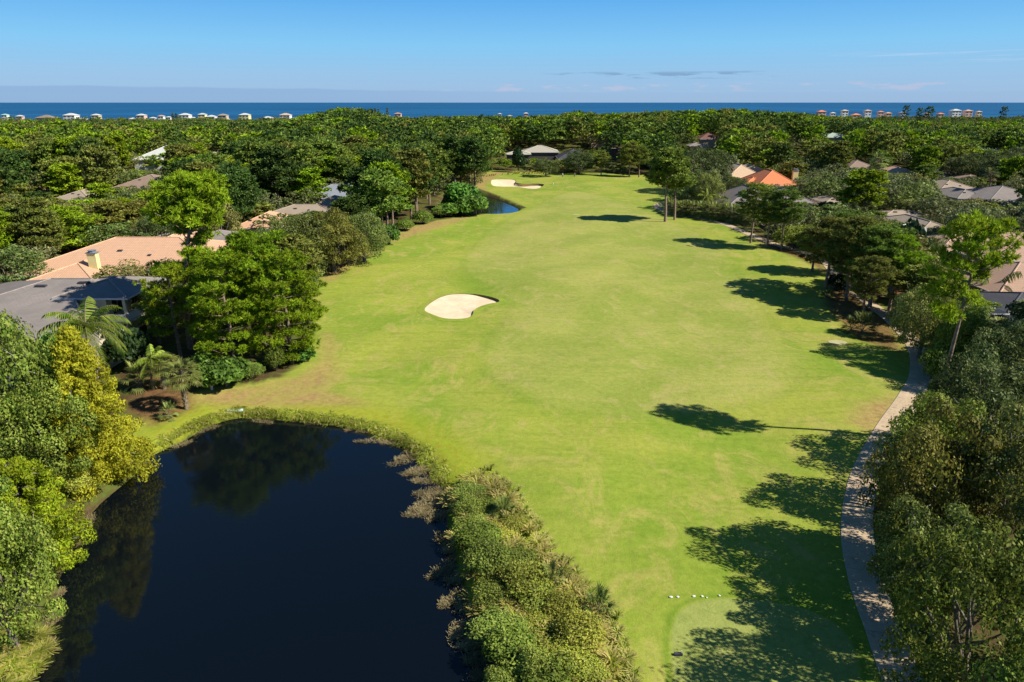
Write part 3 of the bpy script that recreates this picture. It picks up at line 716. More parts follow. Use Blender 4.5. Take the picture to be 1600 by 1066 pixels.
def house(label, cat, blocks, roof, wall, pitch=.34, windows=(), chimneys=(), cage=None, name='house', cen=None, rz=0, vents=(), over=.55, group=None, columns=(), wallrects=None, extra=()):
    if cen is None: cen = ((blocks[0][0]+blocks[0][1])/2, (blocks[0][2]+blocks[0][3])/2)
    cx, cy = cen; gzv = gz(cx, cy)
    e = empty(name, (cx, cy, gzv), label, cat, group, rz)
    B = [(b[0]-cx, b[1]-cx, b[2]-cy, b[3]-cy, b[4]-gzv if False else b[4])+tuple(b[5:]) for b in blocks]
    W_ = []; T_ = []
    for i, b in enumerate(B):
        x0, x1, y0, y1, ez = b[:5]; zb = -1.0 if len(b) < 8 else b[7]
        W_.append(box(x0+over, x1-over, y0+over, y1-over, zb-i*.01, ez-.05-.01*i, 0))
        kind = b[5] if len(b) > 5 else 'hip'; s = b[6] if len(b) > 6 else pitch
        if kind == 'gable_x':
            ym = (y0+y1)/2; z = ez+(y1-y0)/2*s
            for x, f in ((x0+over, 1), (x1-over, -1)): W_.append(([(x, y0+over, ez-.05), (x, y1-over, ez-.05), (x, ym, z-.15)], [(0, 1, 2)], 0))
        if kind == 'gable_y':
            xm = (x0+x1)/2; z = ez+(x1-x0)/2*s
            for y in (y0+over, y1-over): W_.append(([(x0+over, y, ez-.05), (x1-over, y, ez-.05), (xm, y, z-.15)], [(0, 1, 2)], 0))
        k = .003*i
        for bx in (box(x0-.04, x1+.04, y0-.06-k, y0-.002, ez-.22, ez+.02), box(x0-.04, x1+.04, y1+.002, y1+.06+k, ez-.22, ez+.02), box(x0-.06-k, x0-.002, y0, y1, ez-.22, ez+.02), box(x1+.002, x1+.06+k, y0, y1, ez-.22, ez+.02)): T_.append(bx)
    if wallrects: W_ = [box(a-cx, b-cx, c-cy, d-cy, z0, z1, 0) for (a, b, c, d, z0, z1) in wallrects]
    ob('wall', mesh_from('wall', W_, [WALLS[wall]]), e)
    caps = []
    def cap(a, b): caps.append(tube([np.array(a)+(0, 0, .03), np.array(b)+(0, 0, .03)], .13, 5))
    for b in B:
        x0, x1, y0, y1, ez = b[:5]; kd = b[5] if len(b) > 5 else 'hip'; s = b[6] if len(b) > 6 else pitch
        if kd != 'hip' or group: continue
        w_, d_ = x1-x0, y1-y0; h = min(w_, d_)/2; z = ez+h*s
        ra, rb = ((x0+h, (y0+y1)/2, z), (x1-h, (y0+y1)/2, z)) if w_ >= d_ else (((x0+x1)/2, y0+h, z), ((x0+x1)/2, y1-h, z))
        if w_ >= d_: cs = [((x0, y0), ra), ((x0, y1), ra), ((x1, y0), rb), ((x1, y1), rb)]
        else: cs = [((x0, y0), ra), ((x1, y0), ra), ((x0, y1), rb), ((x1, y1), rb)]
        cap(ra, rb)
        for c_, q_ in cs: cap((c_[0], c_[1], ez), q_)
    for fc in extra[:5]:
        P_ = [(p[0]-cx, p[1]-cy, p[2]) for p in fc]
        if len(P_) == 3: cap(P_[1], P_[2])
    rv = random.Random(int(abs(cx)*7+cy))
    if not vents and not group and cy < 260 and len(blocks[0]) > 5 and blocks[0][5] == 'hip':
        x0, x1, y0, y1, ez = B[0][:5]; s = blocks[0][6] if len(blocks[0]) > 6 else pitch; h = min(x1-x0, y1-y0)/2
        vents = [(cx+x0+(x1-x0)*rv.uniform(.3, .45), cy+y0+h*.62, ez+h*.62*s, .8), (cx+x0+(x1-x0)*rv.uniform(.55, .7), cy+y0+h*.5, ez+h*.5*s, .5)]
    r = ob('roof', roof_geo(B, pitch, [[(p[0]-cx, p[1]-cy, p[2]) for p in fc] for fc in extra]), e); r.data.materials.append(ROOFS[roof])
    ob('gutter', mesh_from('gutter', T_, [M_TRIM]), r)
    if caps: ob('ridge_cap', mesh_from('ridge_cap', caps, [CAPS.get(roof) or CAPS.setdefault(roof, flat('cap_'+roof, tuple(min(.9, x*1.12) for x in ROOFC[roof]), None, 2, .85, .1))]), r)
    for (x, y, w, h, z0) in chimneys:
        x -= cx; y -= cy
        c = ob('chimney', mesh_from('chimney', [box(x-w/2, x+w/2, y-w*.35, y+w*.35, z0, z0+h)], [WALLS['yellow' if wall in ('cream', 'peach', 'yellow') else 'cream']]), r)
        ob('chimney_cap', mesh_from('chimney_cap', [box(x-w*.6, x+w*.6, y-w*.45, y+w*.45, z0+h+.003, z0+h+.14), tube([(x, y, z0+h+.1), (x, y, z0+h+.5)], [w*.42, w*.42], 10), tube([(x, y, z0+h+.5), (x, y, z0+h+.62)], [w*.52, w*.1], 10)], [ROOFS['slate_blue']]), c)
    for (x, y, z, w, h, axis) in windows:    # axis 'f' faces -y, 'r' faces +x, 'l' faces -x
        x -= cx; y -= cy
        if axis == 'f':
            fr = [box(x-w/2-.09, x+w/2+.09, y-.06, y, z-.09, z+h+.09)]; pn = [box(x-w/2, x+w/2, y-.075, y-.05, z, z+h)]; mu = [box(x-.03, x+.03, y-.09, y-.05, z, z+h), box(x-w/2, x+w/2, y-.088, y-.05, z+h*.5-.03, z+h*.5+.03)]
        else:
            s = 1 if axis == 'r' else -1; a, b = sorted((x, x+s*.06)); c, d = sorted((x+s*.05, x+s*.075)); c2, d2 = sorted((x+s*.05, x+s*.09))
            fr = [box(a, b, y-w/2-.09, y+w/2+.09, z-.09, z+h+.09)]; pn = [box(c, d, y-w/2, y+w/2, z, z+h)]; mu = [box(c2, d2, y-.03, y+.03, z, z+h)]
        wo = ob('window', mesh_from('window', fr+mu, [M_WHITE]), e); ob('pane', mesh_from('pane', pn, [M_GLASS]), wo)
    for (x, y, z, w) in vents:
        x -= cx; y -= cy
        ob('roof_vent', mesh_from('roof_vent', [box(x-w/2, x+w/2, y-.25, y+.35, z-.15, z+.22)], [ROOFS['shingle_dark']]), r)
    for (x, y, z0, z1) in columns:
        ob('column', mesh_from('column', [box(x-cx-.2, x-cx+.2, y-cy-.2, y-cy+.2, z0, z1)], [WALLS['cream']]), e)
    if cage:
        x0, x1, y0, y1, h = cage; x0 -= cx; x1 -= cx; y0 -= cy; y1 -= cy
        fr = []; nx = max(2, int((x1-x0)/2.2)); ny = max(1, int((y1-y0)/2.6)); w = .11; m_ = .8
        for i in range(nx+1):
            x = x0+(x1-x0)*i/nx
            fr += [beam((x, y0, -.2), (x, y0, h-.5), w), beam((x, y0, h-.5), (x, y0+m_, h), w), beam((x, y0+m_, h), (x, y1, h), w)]
        for zz in (h*.45, h-.5): fr.append(beam((x0, y0, zz), (x1, y0, zz), w))
        for j in range(ny+1):
            y = y0+m_+(y1-y0-m_)*j/ny; fr.append(beam((x0, y, h), (x1, y, h), w))
            for x in (x0, x1): fr.append(beam((x, y, -.2), (x, y, h), w))
        co = ob('screen_enclosure', mesh_from('screen_enclosure', fr, [M_WHITE]), e)
        ob('screen', mesh_from('screen', [([(x0, y0, 0), (x1, y0, 0), (x1, y0, h-.5), (x0, y0, h-.5)], [(0,1,2,3)], 0), ([(x0, y0, h-.5), (x1, y0, h-.5), (x1, y0+m_, h), (x0, y0+m_, h)], [(0,1,2,3)], 0),
            ([(x0, y0+m_, h), (x1, y0+m_, h), (x1, y1, h), (x0, y1, h)], [(0,1,2,3)], 0), ([(x0, y0, 0), (x0, y1, 0), (x0, y1, h), (x0, y0+m_, h), (x0, y0, h-.5)], [(0,1,2,3,4)], 0), ([(x1, y0, 0), (x1, y1, 0), (x1, y1, h), (x1, y0+m_, h), (x1, y0, h-.5)], [(0,1,2,3,4)], 0)], [M_SCREEN]), co)
    return e
def hb(pl, pr, py, ez, depth, *rest):
    """block whose front eave runs from pixel pl to pr on row py at height ez"""
    z = ez
    for _ in range(5):
        a, b = G(pl, py, z), G(pr, py, z); z = ez+gz((a[0]+b[0])/2, a[1]+depth/2)
    return (a[0], b[0], a[1], a[1]+depth, ez)+rest
HOUSES = []   # (landmark phrase, x, y)
def lm(phrase, e): HOUSES.append((phrase, e.location.x, e.location.y)); return e
# --- left side
A1, B1, C1, P1 = (-86, 73.5, 3.1), (-47.6, 73.5, 3.1), (-58.5, 92.6, 3.4), (-61.5, 92.8, 6.9)
L1, R1, D1, F1 = (-67, 97, 8.0), (-61, 97, 8.0), (-88, 114, 3.1), (-57, 112, 3.1)
e = house('large grey shingle roofed two storey house with a railed balcony beside the tall pines', 'house',
  [(-63.4, -53, 91, 102.5, 6.75, 'hip', .28)], 'shingle_grey', 'cream',
  wallrects=[(-85, -58, 93, 111, -1, 3.0), (-85, -51, 74.3, 85, -1, 3.0), (-85, -56, 85.01, 92.99, -1, 2.98), (-62.8, -56.4, 91.6, 102, -1, 6.5)],
  extra=[[A1, B1, P1], [A1, P1, R1], [A1, R1, L1], [B1, C1, P1], [D1, A1, L1], [F1, D1, L1, R1], [C1, F1, R1, P1], [A1, D1, F1, C1, B1]],
  windows=[(-60.2, 91.6, 4.6, 1.3, 1.2, 'f'), (-56.4, 94, 3.9, 2.4, 2.2, 'r'), (-56.4, 98.5, 3.9, 1.6, 2.2, 'r'), (-51, 80, 1.2, 2.0, 1.4, 'r'), (-56.4, 94.5, .4, 2.6, 2.1, 'r')],
  vents=[(-67, 94.5, 7.5, 1.5), (-61.5, 95.6, 7.7, 1.5), (-70, 84, 5.35, .6)], columns=[(-53.8, 91.2, 0, 3.1), (-53.8, 96.5, 0, 3.1), (-53.8, 101.8, 0, 3.1), (-53.8, 91.5, 3.4, 6.7)])
lm('the balcony house', e)
def balcony(h):
    cx, cy = h.location.x, h.location.y; X0, X1, Y0, Y1 = -56.3-cx, -53.5-cx, 90.9-cy, 102.4-cy
    b = ob('balcony', mesh_from('balcony', [box(X0, X1, Y0, Y1, 3.0, 3.3)], [WALLS['cream']]), h)
    rl = [box(X1-.06, X1, Y0, Y1, 3.36, 4.4), box(X0, X1, Y0, Y0+.06, 3.36, 4.4), box(X1-.1, X1+.04, Y0-.04, Y1, 4.403, 4.48)]
    ob('railing', mesh_from('railing', rl, [M_WHITE]), b)
balcony(e)
e = house('big peach tiled house with a capped chimney behind the grey shingle house', 'house',
  [(-88, -50, 116, 142, 3.4, 'hip', .32), hb(30, 150, 443, 3.2, 15, 'hip', .32), (-73, -60, 126, 146, 3.8, 'hip', .52)], 'tile_peach', 'cream', chimneys=[(-73, 117.5, 1.5, 3.4, 3.6)])
lm('the peach chimney house', e)
e = house('grey roofed house half hidden behind the tallest pine', 'house', [hb(236, 392, 402, 3.2, 20, 'hip', .36), hb(222, 300, 377, 3.2, 12, 'hip', .3)], 'shingle_grey', 'cream')
lm('the grey roof past the tall pine', e)
e = house('peach tiled house showing between the tallest pine and the mossy oaks', 'house', [hb(362, 428, 357, 3.2, 18, 'hip', .42)], 'tile_peach', 'cream')
lm('the peach roof beside the mossy oaks', e)
e = house('tan roofed house with a white gable between peach roof and blue grey roof', 'house', [hb(408, 530, 338, 3.2, 14, 'hip', .30), hb(470, 540, 331, 3.6, 20, 'hip', .4)], 'shingle_tan', 'cream')
lm('the tan roof behind the mossy oaks', e)
e = house('blue grey roofed house under the dark pines beyond the mossy oaks', 'house', [hb(457, 600, 316, 3.4, 20, 'hip', .42), hb(520, 600, 310, 3.8, 20, 'hip', .42)], 'slate_blue', 'white')
lm('the blue grey roof', e)
e = house('pale metal roofed house with a white framed screen enclosure in the woods', 'house', [hb(206, 290, 250, 5.4, 24, 'hip', .5)], 'metal_white', 'white',
  cage=(G(203, 262, 0)[0]+4, G(229, 262, 0)[0], AT(203, 246, 208)[1]-1, 214, 6.5))
lm('the pale screened house', e)
e = house('brownish grey hip roof rising behind the olive oaks', 'house', [hb(168, 262, 296, 3.4, 22, 'hip', .38)], 'shingle_brown', 'cream'); lm('the brown grey hip roof', e)
e = house('small tan roof just above the large dark oaks', 'house', [hb(80, 140, 312, 3.4, 16, 'hip', .35)], 'shingle_tan', 'cream'); lm('the small tan roof above the dark oaks', e)
e = house('orange tiled house end glimpsed among the pines near the picture edge', 'house', [hb(-20, 18, 300, 3.2, 14, 'hip', .35)], 'tile_peach', 'peach'); lm('the orange roof glimpsed at the edge', e)
e = house('tiny orange roof corner among shadowy trees near the picture edge', 'house', [hb(40, 64, 299, 3.2, 10, 'hip', .4)], 'tile_peach', 'peach')
e = house('peach roof strip just behind the pale roofed screened house', 'house', [hb(200, 228, 239, 3.6, 12, 'hip', .4)], 'tile_peach', 'peach')
e = house('cream gabled house peeking out of the pines beyond the brown hip roof', 'house', [hb(322, 342, 243, 3.8, 12, 'gable_y', .5)], 'shingle_tan', 'cream')
# --- far end of the fairway
e = house('pale grey tiled hip roofed house facing the far end of the fairway', 'house', [hb(815, 874, 247, 3.6, 18, 'hip', .34), hb(790, 830, 249, 3.4, 12, 'hip', .3)], 'pale_tile', 'dark',
  windows=[(AT(823, 258, 352)[0], G(830, 247, 3.6)[1]+.5, .6, 2, 1.6, 'f')]); lm('the pale hip roofed house', e)
e = house('dark roofed house in shade at the far end of the fairway', 'house', [hb(872, 925, 250, 3.4, 22, 'hip', .5)], 'shingle_dark', 'dark'); lm('the dark shaded house', e)
e = house('bright orange roof peeking above the trees behind the dark house', 'house', [hb(922, 948, 236, 4.5, 12, 'hip', .6)], 'tile_orange', 'peach'); lm('the small bright orange roof', e)
e = house('narrow dark brown house between two trees at the fairway end', 'house', [hb(954, 975, 240, 5.4, 14, 'hip', .3)], 'shingle_maroon', 'dark')
e = house('peach tiled house with tall white windows at the fairway end', 'house', [hb(1016, 1052, 254, 3.6, 20, 'gable_y', .45), hb(1034, 1078, 247, 4.6, 22, 'hip', .45)], 'tile_peach', 'dark',
  windows=[(AT(1031, 262, G(1030, 254, 3.6)[1])[0], G(1030, 254, 3.6)[1]+.5, .8, 2.2, 2.6, 'f'), (AT(1038, 262, G(1030, 254, 3.6)[1])[0], G(1030, 254, 3.6)[1]+.5, .8, 2.2, 2.6, 'f')]); lm('the peach house with white windows', e)
e = house('maroon roof above the dark trees past the peach house', 'house', [hb(1092, 1126, 236, 4.2, 16, 'hip', .5)], 'shingle_maroon', 'tan'); lm('the maroon roof', e)
e = house('low grey roof below the maroon roof', 'house', [hb(1076, 1106, 242, 3.8, 12, 'hip', .3)], 'shingle_grey', 'tan')
# --- right side
e = house('sand tiled house with light ridges beside the bright orange roof', 'house', [hb(1134, 1200, 280, 3.4, 24, 'hip', .58), hb(1165, 1206, 272, 3.6, 22, 'hip', .5)], 'tile_sand', 'peach'); lm('the sand tiled roof', e)
e = house('vivid orange tiled hip roofed house behind the brown grey roof', 'house', [hb(1165, 1200, 288, 3.4, 10, 'hip', .5), hb(1184, 1250, 290, 3.6, 22, 'hip', .62)], 'tile_orange', 'peach'); lm('the vivid orange roof', e)
e = house('wide brown grey hip roofed house with screened pool behind the palmetto hedge', 'house', [hb(1136, 1235, 324, 3.0, 24, 'hip', .52), hb(1210, 1280, 320, 3.2, 20, 'hip', .48)], 'shingle_grey', 'cream',
  vents=[], cage=(G(1120, 330, 0)[0], G(1168, 330, 0)[0], G(1140, 326, 0)[1]-6, G(1140, 326, 3)[1]+.3, 3.2)); lm('the wide brown grey house', e)
e = house('cream chimneyed house sunk among the round oaks', 'house', [hb(1235, 1275, 262, 3.0, 16, 'hip', .3)], 'shingle_tan', 'cream', chimneys=[(AT(1246, 246, 262)[0], 262, 1.9, 5.0, 3.0)]); lm('the cream chimney', e)
e = house('tan hip roof showing left of the tall fan palm', 'house', [hb(1326, 1372, 263, 3.4, 18, 'hip', .45)], 'shingle_brown', 'cream'); lm('the tan hip roof by the palm', e)
e = house('orange roof strip beneath olive trees', 'house', [hb(1392, 1436, 272, 3.4, 16, 'hip', .42)], 'tile_peach', 'cream'); lm('the orange roof strip', e)
e = house('brown roofed house with green walls under a spreading dark oak', 'house', [hb(1466, 1512, 275, 3.4, 16, 'hip', .4), hb(1508, 1552, 279, 3.2, 12, 'hip', .25)], 'shingle_brown', 'blue'); lm('the shaded brown roof', e)
e = house('tan roofed house in front of the spreading dark oak', 'house', [hb(1466, 1542, 300, 3.2, 20, 'hip', .36)], 'shingle_tan', 'cream'); lm('the wide tan roof', e)
e = house('grey brown roofed house with a white garage door near the picture edge', 'house', [hb(1496, 1552, 310, 3.0, 18, 'hip', .36), hb(1544, 1660, 316, 3.0, 24, 'hip', .32)], 'shingle_grey', 'blue',
  windows=[(G(1522, 310, 3)[0], G(1522, 310, 3.0)[1]+.5, .1, 3.4, 2.0, 'f')]); lm('the grey brown roof by the edge', e)
e = house('low house with a cream parapet wall and grey shingle roof', 'house', [hb(1384, 1452, 337, 3.0, 8, 'hip', .2), hb(1436, 1512, 364, 3.0, 22, 'hip', .34)], 'shingle_tan', 'cream', windows=[]); lm('the low cream walled house', e)
e = house('peach walled house glimpsed between the pines by the path', 'house', [hb(1236, 1282, 345, 3.6, 14, 'hip', .3)], 'shingle_grey', 'peach'); lm('the peach walled house', e)
e = house('peach gable end glimpsed above the dark bushes beyond the path side pines', 'house', [hb(1290, 1325, 317, 3.6, 12, 'hip', .3)], 'shingle_tan', 'peach')
a0 = G(1500, 412, 3.2)
e = house('large brown tiled house with a dark gable window beside the leaning pine', 'house', [(a0[0]-5, a0[0]+34, a0[1]+1, a0[1]+22, 3.2, 'hip', .34), (G(1524, 404, 4.6)[0], G(1524, 404, 4.6)[0]+24, G(1524, 404, 4.6)[1]-2.5, G(1524, 404, 4.6)[1]+9, 4.6, 'hip', .30), (G(1560, 462, 3.0)[0], G(1560, 462, 3.0)[0]+24, G(1560, 462, 3.0)[1], G(1560, 462, 3.0)[1]+18, 3.0, 'hip', .36)], 'tile_brown', 'grey',
  windows=[(AT(1538, 420, G(1524, 404, 4.6)[1]-2)[0], G(1524, 404, 4.6)[1]-1.95, 2.6, 1.7, 1.5, 'f')]); lm('the brown tiled house', e)
b0 = G(1566, 494, 2.8)
e = house('dark blue grey roofed house with a white framed pool screen behind the leaning pine', 'house', [(b0[0]+1.0, b0[0]+22, b0[1]+.5, b0[1]+12.5, 2.9, 'hip', .22)], 'shingle_dark', 'grey',
  cage=(b0[0]-4.2, b0[0]+.9, b0[1]-1, b0[1]+9, 2.9)); lm('the pool screen', e)
e = house('pale green roof low among the far dark oaks', 'house', [hb(1288, 1330, 222, 3.6, 16, 'hip', .3)], 'roof_green', 'tan')
e = house('long pale green roof behind the spreading oak', 'house', [hb(1530, 1575, 235, 4.0, 14, 'hip', .25)], 'roof_green', 'tan')
e = house('cream house glimpsed between far pine trunks near the edge', 'house', [hb(1540, 1575, 215, 6.5, 14, 'hip', .4)], 'tile_sand', 'yellow')
e = house('small dark screened house by the pond behind the oaks', 'house', [(-47.8, -42, 64, 69, 2.6, 'hip', .25)], 'shingle_dark', 'dark') if False else None
# --- beach houses far behind the trees
def beach(px, py, w, wall, roof, label, D=985, storeys=2, flatr=False):
    c = AT(px, py, D); wd = w/(F/(D*CP)); g = gz(c[0], D); top = c[2]
    rise = .6 if flatr else wd*.16; ez = top-rise-g; dp = wd*.8
    bl = [(c[0]-wd/2, c[0]+wd/2, D, D+dp, ez, 'flat' if flatr else 'hip', 2*rise/min(wd, dp))]
    win = []; nw = max(2, int(wd/4.2))
    for s in range(storeys):
        zz = ez-2.7-3.1*s
        for i in range(nw): win.append((c[0]-wd/2+wd*(i+.5)/nw, D+.55, zz, wd/nw*.5, 1.5, 'f'))
    return house(label, 'beach house', bl, roof, wall, windows=win, name='beach_house', group='beach houses in front of the sea')
for a in [
 (5, 175, 12, 'white', 'roof_teal', 'beach house with a steep teal roof at the very edge'),
 (28, 177, 13, 'pink', 'metal_white', 'pink beach house with a small white top'),
 (66, 177, 32, 'tan', 'shingle_brown', 'long low brown roofed beach house behind a round pine'),
 (106, 174, 24, 'white', 'metal_white', 'broad white beach house standing alone with a curved roof'),
 (127, 181, 14, 'white', 'metal_white', 'low white beach house beside the broad white one'),
 (147, 175, 16, 'cream', 'metal_white', 'cream beach house partly behind a round tree'),
 (206, 181, 15, 'white', 'metal_white', 'low white beach house in front of the tall pinkish one'),
 (218, 175, 17, 'pink', 'metal_white', 'tall pinkish white beach house with a roof deck'),
 (216, 185, 20, 'yellow', 'tile_sand', 'yellow beach house low at the tree tops'),
 (237, 180, 12, 'white', 'metal_white', 'tiny white beach house left of the twin dark conifers'),
 (250, 177, 12, 'white', 'tile_peach', 'white beach house with peach lower wing'),
 (262, 179, 10, 'white', 'metal_white', 'small white beach house touching the dark conifers'),
 (286, 174, 21, 'white', 'metal_white', 'large white hip roofed beach house just past the dark conifers'),
 (301, 180, 9, 'white', 'metal_white', 'tiny white cottage between the large white and yellow houses'),
 (314, 174, 15, 'yellow', 'metal_white', 'square yellow three storey beach house'),
 (328, 177, 18, 'white', 'metal_white', 'white beach house touching the square yellow one'),
 (346, 175, 18, 'tan', 'shingle_tan', 'tan beach house with a lower wing'),
 (356, 183, 12, 'white', 'metal_white', 'low white wing below the tan beach house'),
 (380, 174, 20, 'yellow', 'metal_white', 'pale yellow beach house with a white dome like roof'),
 (416, 179, 22, 'yellow', 'metal_white', 'low yellow beach house with a small gable'),
 (444, 174, 21, 'white', 'tile_sand', 'white beach house with red trimmed roof above the tree line'),
 (606, 177, 8, 'white', 'metal_white', 'tiny white beach house beside the lone dark conifer'),
 (621, 173, 14, 'pink', 'tile_brown', 'brownish pink beach house past the lone dark conifer'),
 (781, 174, 8, 'white', 'metal_white', 'small white beach house with a bright gable above far pines'),
 (797, 177, 10, 'white', 'metal_white', 'low white beach house next to the bright gabled one'),
 (822, 173, 10, 'pink', 'metal_white', 'pinkish flat topped tower house above the far pines'),
 (843, 179, 16, 'white', 'metal_white', 'long white row house at the end of the far cluster'),
]: beach(a[0], a[1]+3.0, a[2]*.80, a[3], a[4], a[5])
for a in [
 (1286, 170, 16, 'pink', 'tile_orange', 'orange roofed beach house opening the far row'),
 (1303, 173, 10, 'white', 'metal_white', 'small white beach house beside the orange roofed one'),
 (1322, 169, 13, 'white', 'tile_sand', 'white two tower beach house in the far row'),
 (1340, 175, 16, 'tan', 'tile_orange', 'low orange roofed villa below the white tower house'),
 (1358, 169, 13, 'white', 'tile_peach', 'white beach house with peach gable in the far row'),
 (1378, 171, 11, 'pink', 'tile_orange', 'pink beach house with orange roof in the middle of the row'),
 (1390, 173, 12, 'peach', 'tile_peach', 'peach beach house next to the pink one'),
 (1412, 172, 12, 'blue', 'slate_blue', 'bluish beach house left of the isolated round pine'),
 (1450, 174, 10, 'pink', 'tile_peach', 'small pink beach house behind the isolated pines'),
 (1472, 174, 12, 'tan', 'tile_orange', 'tan beach house with an orange roof behind dark pines'),
 (1497, 168, 18, 'white', 'metal_white', 'bright white beach house with a small tower'),
 (1516, 169, 15, 'pink', 'tile_peach', 'pale pink beach house right beside the bright white one'),
 (1532, 171, 10, 'cream', 'tile_sand', 'cream beach house ending the visible row'),
]: beach(a[0], a[1]+2.5, a[2]*.82, a[3], a[4], a[5], D=1000)
for (d, x0, y0, x1, y1) in [
 (100, 0, 425, 232, 520), (128, 36, 402, 232, 445), (128, 100, 368, 290, 408), (150, 240, 345, 372, 402), (175, 374, 322, 452, 360), (205, 420, 292, 519, 332), (208, 198, 226, 254, 266), (180, 178, 276, 250, 293), (165, 92, 298, 132, 309),
 (160, 50, 288, 60, 297), (160, 0, 297, 8, 305), (380, 202, 231, 226, 240), (330, 322, 232, 338, 242),
 (350, 790, 232, 872, 249), (350, 815, 249, 830, 262), (345, 884, 231, 908, 246), (420, 923, 224, 936, 235), (370, 955, 236, 970, 255), (352, 1016, 234, 1056, 270), (380, 1094, 220, 1122, 233), (350, 1078, 229, 1096, 236),
 (290, 1142, 250, 1200, 276), (255, 1168, 260, 1244, 289), (215, 1160, 287, 1262, 318), (210, 1122, 302, 1158, 316), (258, 1243, 232, 1252, 249), (290, 1334, 250, 1360, 262), (280, 1394, 262, 1425, 269),
 (270, 1469, 265, 1486, 276), (270, 1508, 271, 1538, 278), (225, 1470, 285, 1540, 300), (205, 1498, 294, 1600, 312), (180, 1386, 322, 1450, 336), (140, 1436, 328, 1492, 354), (190, 1248, 320, 1262, 360), (190, 1296, 303, 1318, 316),
 (118, 1500, 372, 1600, 412), (108, 1526, 398, 1600, 460), (90, 1536, 462, 1600, 494), (420, 1292, 215, 1320, 222), (420, 1535, 231, 1572, 235)]:
    CLEAR.append((max(60, G((x0+x1)/2, y1, 3.4 if y1 > 240 else 7)[1]+(-1 if y1 > 300 else 9 if y1 > 270 else 27)), x0, y0, x1, y1))

# ------------------------------------------------------------ plants placed one by one
OCC = []    # (x, y, r) taken ground
def T(p, px, pyb, pyt, wpx, label, cat='tree', group=None, occ=True, name=None, hmul=1.0, rz=None, at=.6):
    if pyb > 700 and px < 300: at = .12
    b = G(px, pyb); top = AT(px, pyt, b[1])[2]; d = b[1]*CP-(at*top-CH)*SP; b[0] = (px-800)/F*d; z = gz(b[0], b[1])
    H = max(.4, (top-z))*hmul; Rr = wpx/2*d/F
    if occ: OCC.append((b[0], b[1], Rr*.8))
    return place(p, b[0], b[1], H, Rr, label, cat, group, rz=rz, name=name)
PN = [pine(11, 18, 5.0, .32, 0, LM['pine_bright'], 1.0, 26), pine(12, 17, 5.2, .07, 0, LM['pine_bright'], 1.0, 30), pine(13, 17, 4.6, .40, 0, LM['pine_mid'], 1.0, 22), pine(14, 16, 4.6, .36, 0, LM['pine_olive'], 1.0, 22)]
ON = [oak(21, 12, 6.4, 0, LM['near_grey'], 50, dead=M_TWIG), oak(22, 12, 6.2, 0, LM['near_olive'], 50, dead=M_TWIG), oak(23, 12, 6.0, 0, LM['oak_dark'], 48), oak(24, 12, 6.4, 0, LM['near_green'], 50, dead=M_TWIG)]
OH = oak(25, 13, 7.0, 0, LM['near_green'], 40, size=.3, zmin=-.2, dens=.8, trunk_r=.45)
tallbr = []
for i in range(26):
    t = i/25; h = 23.0*(.715+.245*t); r = 5.0*math.sqrt(max(.06, 1-((t-.30)/.74)**2))
    tallbr.append((h, i*2.4, r*(.75+.25*((i*7) % 5)/4), .25+.3*t))
tallbr += [(10.5, 3.2, 3.6, .3), (9.2, .2, 3.4, .2), (7.6, 3.6, 4.2, .25), (8.2, 5.2, 3.0, .3), (6.2, .8, 3.6, .1), (5.2, 3.3, 4.0, .05), (10.8, 6.0, 2.4, .1), (14.6, .5, 3.0, .25), (15.4, 2.3, 2.2, .3), (13.2, 5.6, 2.8, .15), (13.8, 1.4, 2.0, .2)]
P_TALL = pine(31, 23.0, 5.4, .6, 0, LM['pine_bright'], 1.05, 0, .32, lean=(3.9, .3), branches=tallbr)
leanbr = []
for i in range(12):
    t = i/11; leanbr.append((21.5*(.80+.17*t), i*2.4+.4, (3.9 if t < .6 else 2.6)*(.7+.3*((i*3) % 4)/3), .35))
leanbr += [(16.4, 3.0, 4.6, .05), (15.6, 3.5, 4.4, -.05), (14.6, 2.7, 4.0, .0), (13.6, 3.3, 3.6, -.1), (12.8, 3.1, 2.2, -.1), (17.2, 3.6, 3.6, .2), (16.2, .1, 1.5, .4), (14.1, .2, 1.2, .3)]
P_LEAN = pine(32, 21.5, 4.4, .7, 0, LM['pine_bright'], .7, 0, .27, lean=(.5, .2), branches=leanbr)
P_SLIM = [pine(33, 17, 3.4, .45, 0, LM['pine_mid'], .8, 20, .2, lean=(.5, 0)), pine(34, 19, 3.8, .52, 1, LM['pine_mid'], 1.2, 20, .26)]
CY = cypress(41, 13.5, 4.6, LM['gold'], 150, 1.1, .25, .03, 300)
CY2 = cypress(42, 8.5, 3.6, LM['lime'], 90, .55, .22, .08, 320)
SH = {k: shrub(50+i, lm=LM[m], size=s, n=24, per=330) for i, (k, m, s) in enumerate([('bush', 'bush', .34), ('willow', 'willow', .15), ('dark', 'oak_dark', .22), ('green', 'near_green', .17), ('lime', 'limebush', .14), ('red', 'autumn', .26), ('mag', 'magnolia', .3)])}
PAL = {'sabal': palm(61, 4.2, LM['palmetto'], True, 36, 2.0, .2, True, .25, 14, LM['deadfrond']), 'queen': palm(62, 6.5, LM['queen'], False, 22, 3.2, .17, False, .3),
       'queen2': palm(63, 3.6, LM['queen'], False, 18, 2.6, .13, False, .5), 'low': palm(64, .25, LM['palmetto'], True, 22, 1.7, .1, False, .0, 13), 'lowdark': palm(65, .25, LM['palmdark'], True, 24, 1.8, .1, False, .0, 13),
       'tall': palm(66, 8.5, LM['palmdark'], True, 34, 2.1, .2, True, .5, 13, LM['deadfrond']), 'clump': palm(68, 1.3, LM['palmetto'], True, 40, 2.1, .14, False, .1, 13), 'bird': palm(67, .6, LM['palmdark'], False, 16, 3.2, .12, False, 0)}
